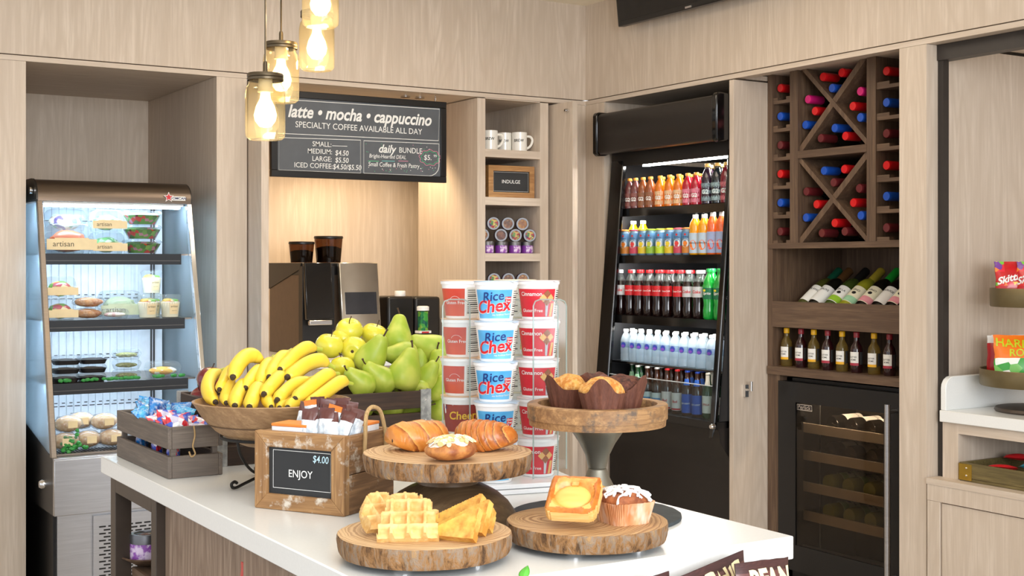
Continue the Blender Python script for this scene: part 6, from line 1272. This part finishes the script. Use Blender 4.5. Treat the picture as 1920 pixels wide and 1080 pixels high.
b = B(); b.ball(M_CAKE, (0, 0, .030), (.0335, .0335, .018), 40, 24, nz=.13, ns=75, seed=5, fn=sqf); b.build('cake_top', t, sharp=80)
b = B(); random.seed(9)
for k in range(26):
    x0_ = random.uniform(-.027, .02); y0_ = random.uniform(-.027, .027); pts = []
    for i in range(12):
        x, y = x0_ + i * .0032 * math.cos(k), y0_ + i * .0032 * math.sin(k * 1.7)
        if max(abs(x), abs(y)) > .0335: break
        e = (abs(x / .036) ** 2.8 + abs(y / .036) ** 2.8); z = .0305 + .0195 * math.sqrt(max(0.02, 1 - e)); z *= 1; pts.append((x + .002 * math.sin(i + k), y + .002 * math.cos(i * 1.4 + k), z))
    if len(pts) > 2: b.tube(mt((246, 244, 242), .25, coat=.4), pts, [.0019 + .0008 * math.sin(i * 1.1 + k) for i in range(len(pts))], 8, sq=.9)
b.build('icing', t)
p = atD(1108, 930, 1.90); t = tag(B().ball(blotch((226, 184, 104), (214, 158, 76), None, 14, .5, .05), (0, 0, .02), (.045, .040, .020), 28, 14, nz=.03, ns=20).build('round_bun'), 'smooth pale yellow bun behind the square pastry', 'pastry', loc=(c2.x + .040, c2.y + .062, zb2))

# ---------------------------------------------------------------- cereal cups in an acrylic carousel
cc_ = onZ(945, 902, ZI); cc_ = V((1.262, 2.064, ZI))
ca = thing('cup_carousel', 'clear acrylic carousel on stacked white plates holding cereal cups', 'cup stand', (cc_.x, cc_.y, ZI + .0005), R(-12)); M_ACR = clear((246, 250, 250), .95, .05, 1.49, .04); M_ACE = clear((226, 240, 238), .86, .1, 1.5, .45)
for z0_, k in ((0, 1.0), (.009, .96)):
    b = B(); w_ = .118 * k; n = 40; b.prism(mt((240, 242, 244), .25, var=.01), [(pw(math.cos(2 * PI * i / n), .45) * w_, pw(math.sin(2 * PI * i / n), .45) * w_) for i in range(n)], z0_, z0_ + .008); b.build('base_plate', ca, bev=.0015)
CUP = [('f', 930, 2.345, 905), ('r', 1009, 2.415, 895), ('l', 866, 2.455, 880)]
ZB = ZI + .0180; HC_, PT = .0705, .0738
Rc = Matrix.Rotation(R(12), 3, 'Z'); locp = lambda p, z: tuple(Rc @ V((p.x - cc_.x, p.y - cc_.y, 0)) + V((0, 0, z)))
for xs, dp in (((830, 881), 2.40), ((1000, 1046), 2.36), ((957, 1062), 2.478)):
    pa, pb_ = atD(xs[0], 560, dp), atD(xs[1], 560, dp); zt_ = atD(900, 562, dp).z - ZI; q = .012; a_, c_ = V(locp(pa, 0)), V(locp(pb_, 0)); d_ = (c_ - a_).normalized()
    b = B(); pts = [a_ + V((0, 0, .018)), a_ + V((0, 0, zt_ - q)), a_ + d_ * q * .3 + V((0, 0, zt_ - q * .3)), a_ + d_ * q + V((0, 0, zt_)), c_ - d_ * q + V((0, 0, zt_)), c_ - d_ * q * .3 + V((0, 0, zt_ - q * .3)), c_ + V((0, 0, zt_ - q)), c_ + V((0, 0, .018))]
    b.tube(M_ACE, pts, .0014, 6); n_ = V((-d_.y, d_.x, 0)) * .0008; b.add(M_ACR, [pts[0] + n_, pts[1] + n_, pts[3] + n_, pts[4] + n_, pts[6] + n_, pts[7] + n_], [(0, 1, 2, 3, 4, 5)]); b.build('acrylic_guard', ca, smooth=False)
M_CUPW = mt((246, 246, 246), .35, var=.01); cpr = [(.0300, 0), (.0385, HC_ - .006)]; cf_ = interp(cpr); M_NUT = mt((40, 40, 40), .6)
M_RB = blotch((52, 150, 214), (120, 200, 240), None, 16, .4, 0, .3, .7, 2); M_RC = mt((214, 40, 56), .4, var=.05); M_RO = blotch((196, 56, 44), (220, 92, 50), None, 14, .4, 0, .3, .7, 2); M_RBR = mt((150, 44, 34), .4)
def cupbase(lidc):
    t = thing('cereal_cup', '', 'cereal cup'); b = B(); b.lathe(M_CUPW, [(0, .001), (.029, 0), (.0300, .002), (.0385, HC_ - .006), (.0400, HC_ - .006), (.0405, HC_ - .002), (.0395, HC_)], 40, caps=False); b.build('cup', t)
    b = B(); b.lathe(mt(lidc, .35, .1), [(.0395, HC_), (.0418, HC_ + .0006), (.0418, HC_ + .0012), (.039, HC_ + .0016), (0, HC_ + .0016)], 40); b.add(mt(lidc, .35, .1), [(.040 * math.cos(.6), -.040 * math.sin(.6), HC_ + .0012), (.048 * math.cos(.6), -.048 * math.sin(.6), HC_ - .001), (.047 * math.cos(.8), -.047 * math.sin(.8), HC_ - .001), (.040 * math.cos(.9), -.040 * math.sin(.9), HC_ + .0012)], [(0, 1, 2, 3)]); b.build('foil_lid', t); return t
def nutri(b, a0, a1):
    b.label(mt((236, 234, 224), .5), cf_, .006, HC_ - .012, a0, a1)
    for i in range(12):
        z = .010 + i * .0039; b.label(M_NUT, cf_, z, z + (.0012 if i % 4 else .002), a0 + .06, a1 - .06 - .25 * (i % 3), 8, eps=.0007, nz=1)
def rice():
    t = cupbase((190, 214, 236)); b = B(); A0 = -PI / 2; b.label(M_RB, cf_, .005, HC_ - .014, A0 - 1.15, A0 + .92, 24); nutri(b, A0 + 1.0, A0 + 2.3)
    b.text(mt((16, 52, 120), .4), 'Rice', .0235, cyl(cf_, .044, A0 - .12, .10, eps=.0012), .012, .1); b.text(M_INK, 'Chex', .0315, cyl(cf_, .0258, A0 - .14, .10, eps=.0010), .045, .12); b.text(mt((214, 30, 40), .4), 'Chex', .031, cyl(cf_, .0262, A0 - .14, .10, eps=.0014), .025, .12)
    b.label(mt((206, 34, 48), .4), cf_, .033, .044, A0 + .50, A0 + .88, 6, eps=.0009); b.text(M_INK, 'Gluten', .0052, cyl(cf_, .041, A0 + .69, eps=.0014), .015); b.text(M_INK, 'Free!', .0052, cyl(cf_, .0358, A0 + .69, eps=.0014), .015)
    b.text(M_INK, 'No Artificial Flavors', .0042, cyl(cf_, .012, A0 + .35, .06, eps=.0012), .008); b.build('printed_sleeve', t); return t
def diamond(b, m, x, z, s_, a, e): f = cyl(cf_, z, a, eps=e); b.add(m, [f(x, -s_), f(x + s_, 0), f(x, s_), f(x - s_, 0)], [(0, 1, 2, 3)])
def cinn():
    t = cupbase((226, 216, 220)); b = B(); A0 = -PI / 2; b.label(M_RC, cf_, .005, HC_ - .014, A0 - 1.25, A0 + 1.0, 24); nutri(b, A0 + 1.05, A0 + 2.2); nutri(b, A0 - 2.3, A0 - 1.3)
    b.text(M_INK, 'Cinnamon', .0105, cyl(cf_, .047, A0 - .38, eps=.0012), .01); b.text(M_INK, 'Gluten Free', .0085, cyl(cf_, .0165, A0 - .36, eps=.0012), .006)
    D1, D2 = mt((226, 176, 106), .5), mt((150, 90, 54), .5); k = .0078
    for m, x, z in ((D2, 0, k), (D1, -k, 0), (D1, k, 0), (D2, 0, -k)): diamond(b, m, x, .040 + z, k * .93, A0 + .48, .0013)
    f = cyl(cf_, .02, A0 + .48, eps=.0012); b.add(mt((200, 200, 206), .3, .5), [f(-.002, -.014), f(.002, -.014), f(.003, .008), f(.008, .015), f(-.008, .015), f(-.003, .008)], [(0, 1, 2, 3, 4, 5)])
    for i in range(3): f = cyl(cf_, .018, A0 + .66 + i * .06, .0, eps=.0012); b.add(D1, [f(0, -.012), f(.0018, -.012), f(.005, .012), f(.003, .012)], [(0, 1, 2, 3)])
    b.build('printed_sleeve', t); return t
def red_():
    t = cupbase((230, 190, 150)); b = B(); A0 = -PI / 2; b.label(M_RO, cf_, .005, HC_ - .014, A0 - 1.5, A0 + .15, 20); nutri(b, A0 + .25, A0 + 1.6)
    b.text(M_INK, 'Gluten Free', .0085, cyl(cf_, .030, A0 - .38, eps=.0012), .006)
    f = cyl(cf_, .030, A0 - .38, eps=.001); b.tube(M_INK, [f(.012 * math.cos(a), .012 * math.sin(a)) for a in [R(30) + R(120) * i / 12 for i in range(13)]], .0003, 4); b.build('printed_sleeve', t); return t
def chee():
    t = cupbase((230, 190, 150)); b = B(); A0 = -PI / 2; b.label(M_RBR, cf_, .005, HC_ - .014, A0 - 1.5, A0 + 1.3, 24); b.text(mt((240, 190, 50), .4), 'Cheerios', .021, cyl(cf_, .036, A0 + .3, .02, eps=.0012), .02)
    f = cyl(cf_, HC_ - .022, A0 - .80, eps=.001); b.add(M_INK, [f(-.012, .008), f(-.012, -.010), f(.012, .008)], [(0, 1, 2)]); b.text(mt((30, 60, 150), .4), 'G', .008, cyl(cf_, HC_ - .020, A0 - .98, eps=.0014), .02, .2); b.build('printed_sleeve', t); return t
KR, KC, KO, KH = Kind(rice), Kind(cinn), Kind(red_), Kind(chee)
LV = ('lowest', 'second from bottom', 'middle', 'second from top', 'topmost')
for s_, px, dp, _ in CUP:
    for k in range(5):
        p = atD(px, 700, dp); jx = (-.0015, .0012, -.001, .0014, 0)[k]; z = ZB + k * PT + .0005; z = ZB + k * .0724; fcc = face_cam(p)
        if s_ == 'f': KR((p.x + jx, p.y, z), fcc + .06 * (k % 2) - .03, 'blue cereal cup with red lettering, %s of the front stack' % LV[k])
        elif s_ == 'r': KC((p.x + jx, p.y, z), fcc + .05 * (k % 3) - .05, 'red cinnamon cereal cup, %s of the right stack' % LV[k])
        else: (KH if k == 1 else KO)((p.x + jx, p.y, z), fcc + .04 * (k % 2), ('red-brown cereal cup with yellow letters, in the left stack' if k == 1 else 'red and white cereal cup, %s of the left stack' % LV[k]))
def tan():
    t = cupbase((236, 226, 200)); b = B(); nutri(b, -PI / 2 - 1.2, -PI / 2 + .2); b.label(mt((240, 206, 90), .5), cf_, .01, .03, -PI / 2 + .3, -PI / 2 + 1.2); b.build('printed_sleeve', t); return t
KT = Kind(tan)
for k in range(5): p = atD(966, 700, 2.535); KT((p.x, p.y, ZB + k * .0724), face_cam(p), 'pale cereal cup, %s of the rear stack behind the blue cups' % LV[k])

# ---------------------------------------------------------------- leaf tip and chip bags at the front edge
p = onZ(981, 1086, ZI); b = B(); lf = mt((90, 176, 60), .4, var=.15); 
b.grid(lf, lambda u, v: tuple(p + RGT * ((u - .5) * .014 * math.sin(PI * (.12 + .86 * v)) + .006 * v * v) + UP * (.001 + .016 * v) + FWD * (.004 * math.cos(PI * u) ** 2 - .012 * (1 - v))), 6, 8)
o = b.build('green_leaf'); md = o.modifiers.new('solid', 'SOLIDIFY'); md.thickness = .0008; tag(o, 'tip of a green leaf at the bottom edge of the counter', 'leaf')
M_BRN = mt((104, 62, 56), .3, var=.08, coat=.35); M_BRND = wood((84, 48, 44), (58, 32, 30), 'X', 12, .35); M_CREAM = mt((242, 228, 180), .45)
yf = IY0 - .004
def wr_(*ls):
    def f(b, fs):
        for s_, size, x, z, sl in ls: b.text(M_CREAM, s_, size, lambda u, w: fs(x + u, z + w + sl * u), .05, 0, .95)
    return f
rk = thing('bag_rack', 'low black wire rack of chip bags below the island front edge', 'rack', (1.24, yf - .07, .70)); b = B()
for z in (0, .06): b.tube(M_IRON, [(-.2, -.06, z), (.145, -.06, z), (.145, .066, z), (-.2, .066, z)], .003, 6, True)
for x in (-.2, -.08, .03, .145): b.tube(M_IRON, [(x, -.06, .06), (x, -.06, 0), (x, .066, 0), (x, .066, .06)], .0025, 6)
b.build('wire_frame', rk)
def bagm(u, v): return M_BRND if v > .955 else M_BRN
for px, py, dy, w_, h_, tz, ls, l_ in ((1362, 1063, .045, .150, .17, 20, (('RUCHIE', .036, .0, .146, .0), ('BRAND', .015, .02, .118, .0)), 'brown chip bag with large cream letters, middle and tallest'), (1434, 1062, .098, .105, .17, -4, (('BEAN', .034, .01, .145, 0),), 'brown chip bag with cream letters at the counter corner'), (1238, 1092, .06, .09, .16, 14, (('CHI', .034, .0, .135, .0),), 'brown chip bag barely showing at the bottom left')):
    y = yf - dy; p = onY(px, py, y); bagthing('chip_bag', l_, 'chip bag', (p.x, y, p.z - h_ + .006), (R(-4), R(-tz * .5), .05), bagm, w_, h_, .04, px, wr_(*ls), crimp=.045)
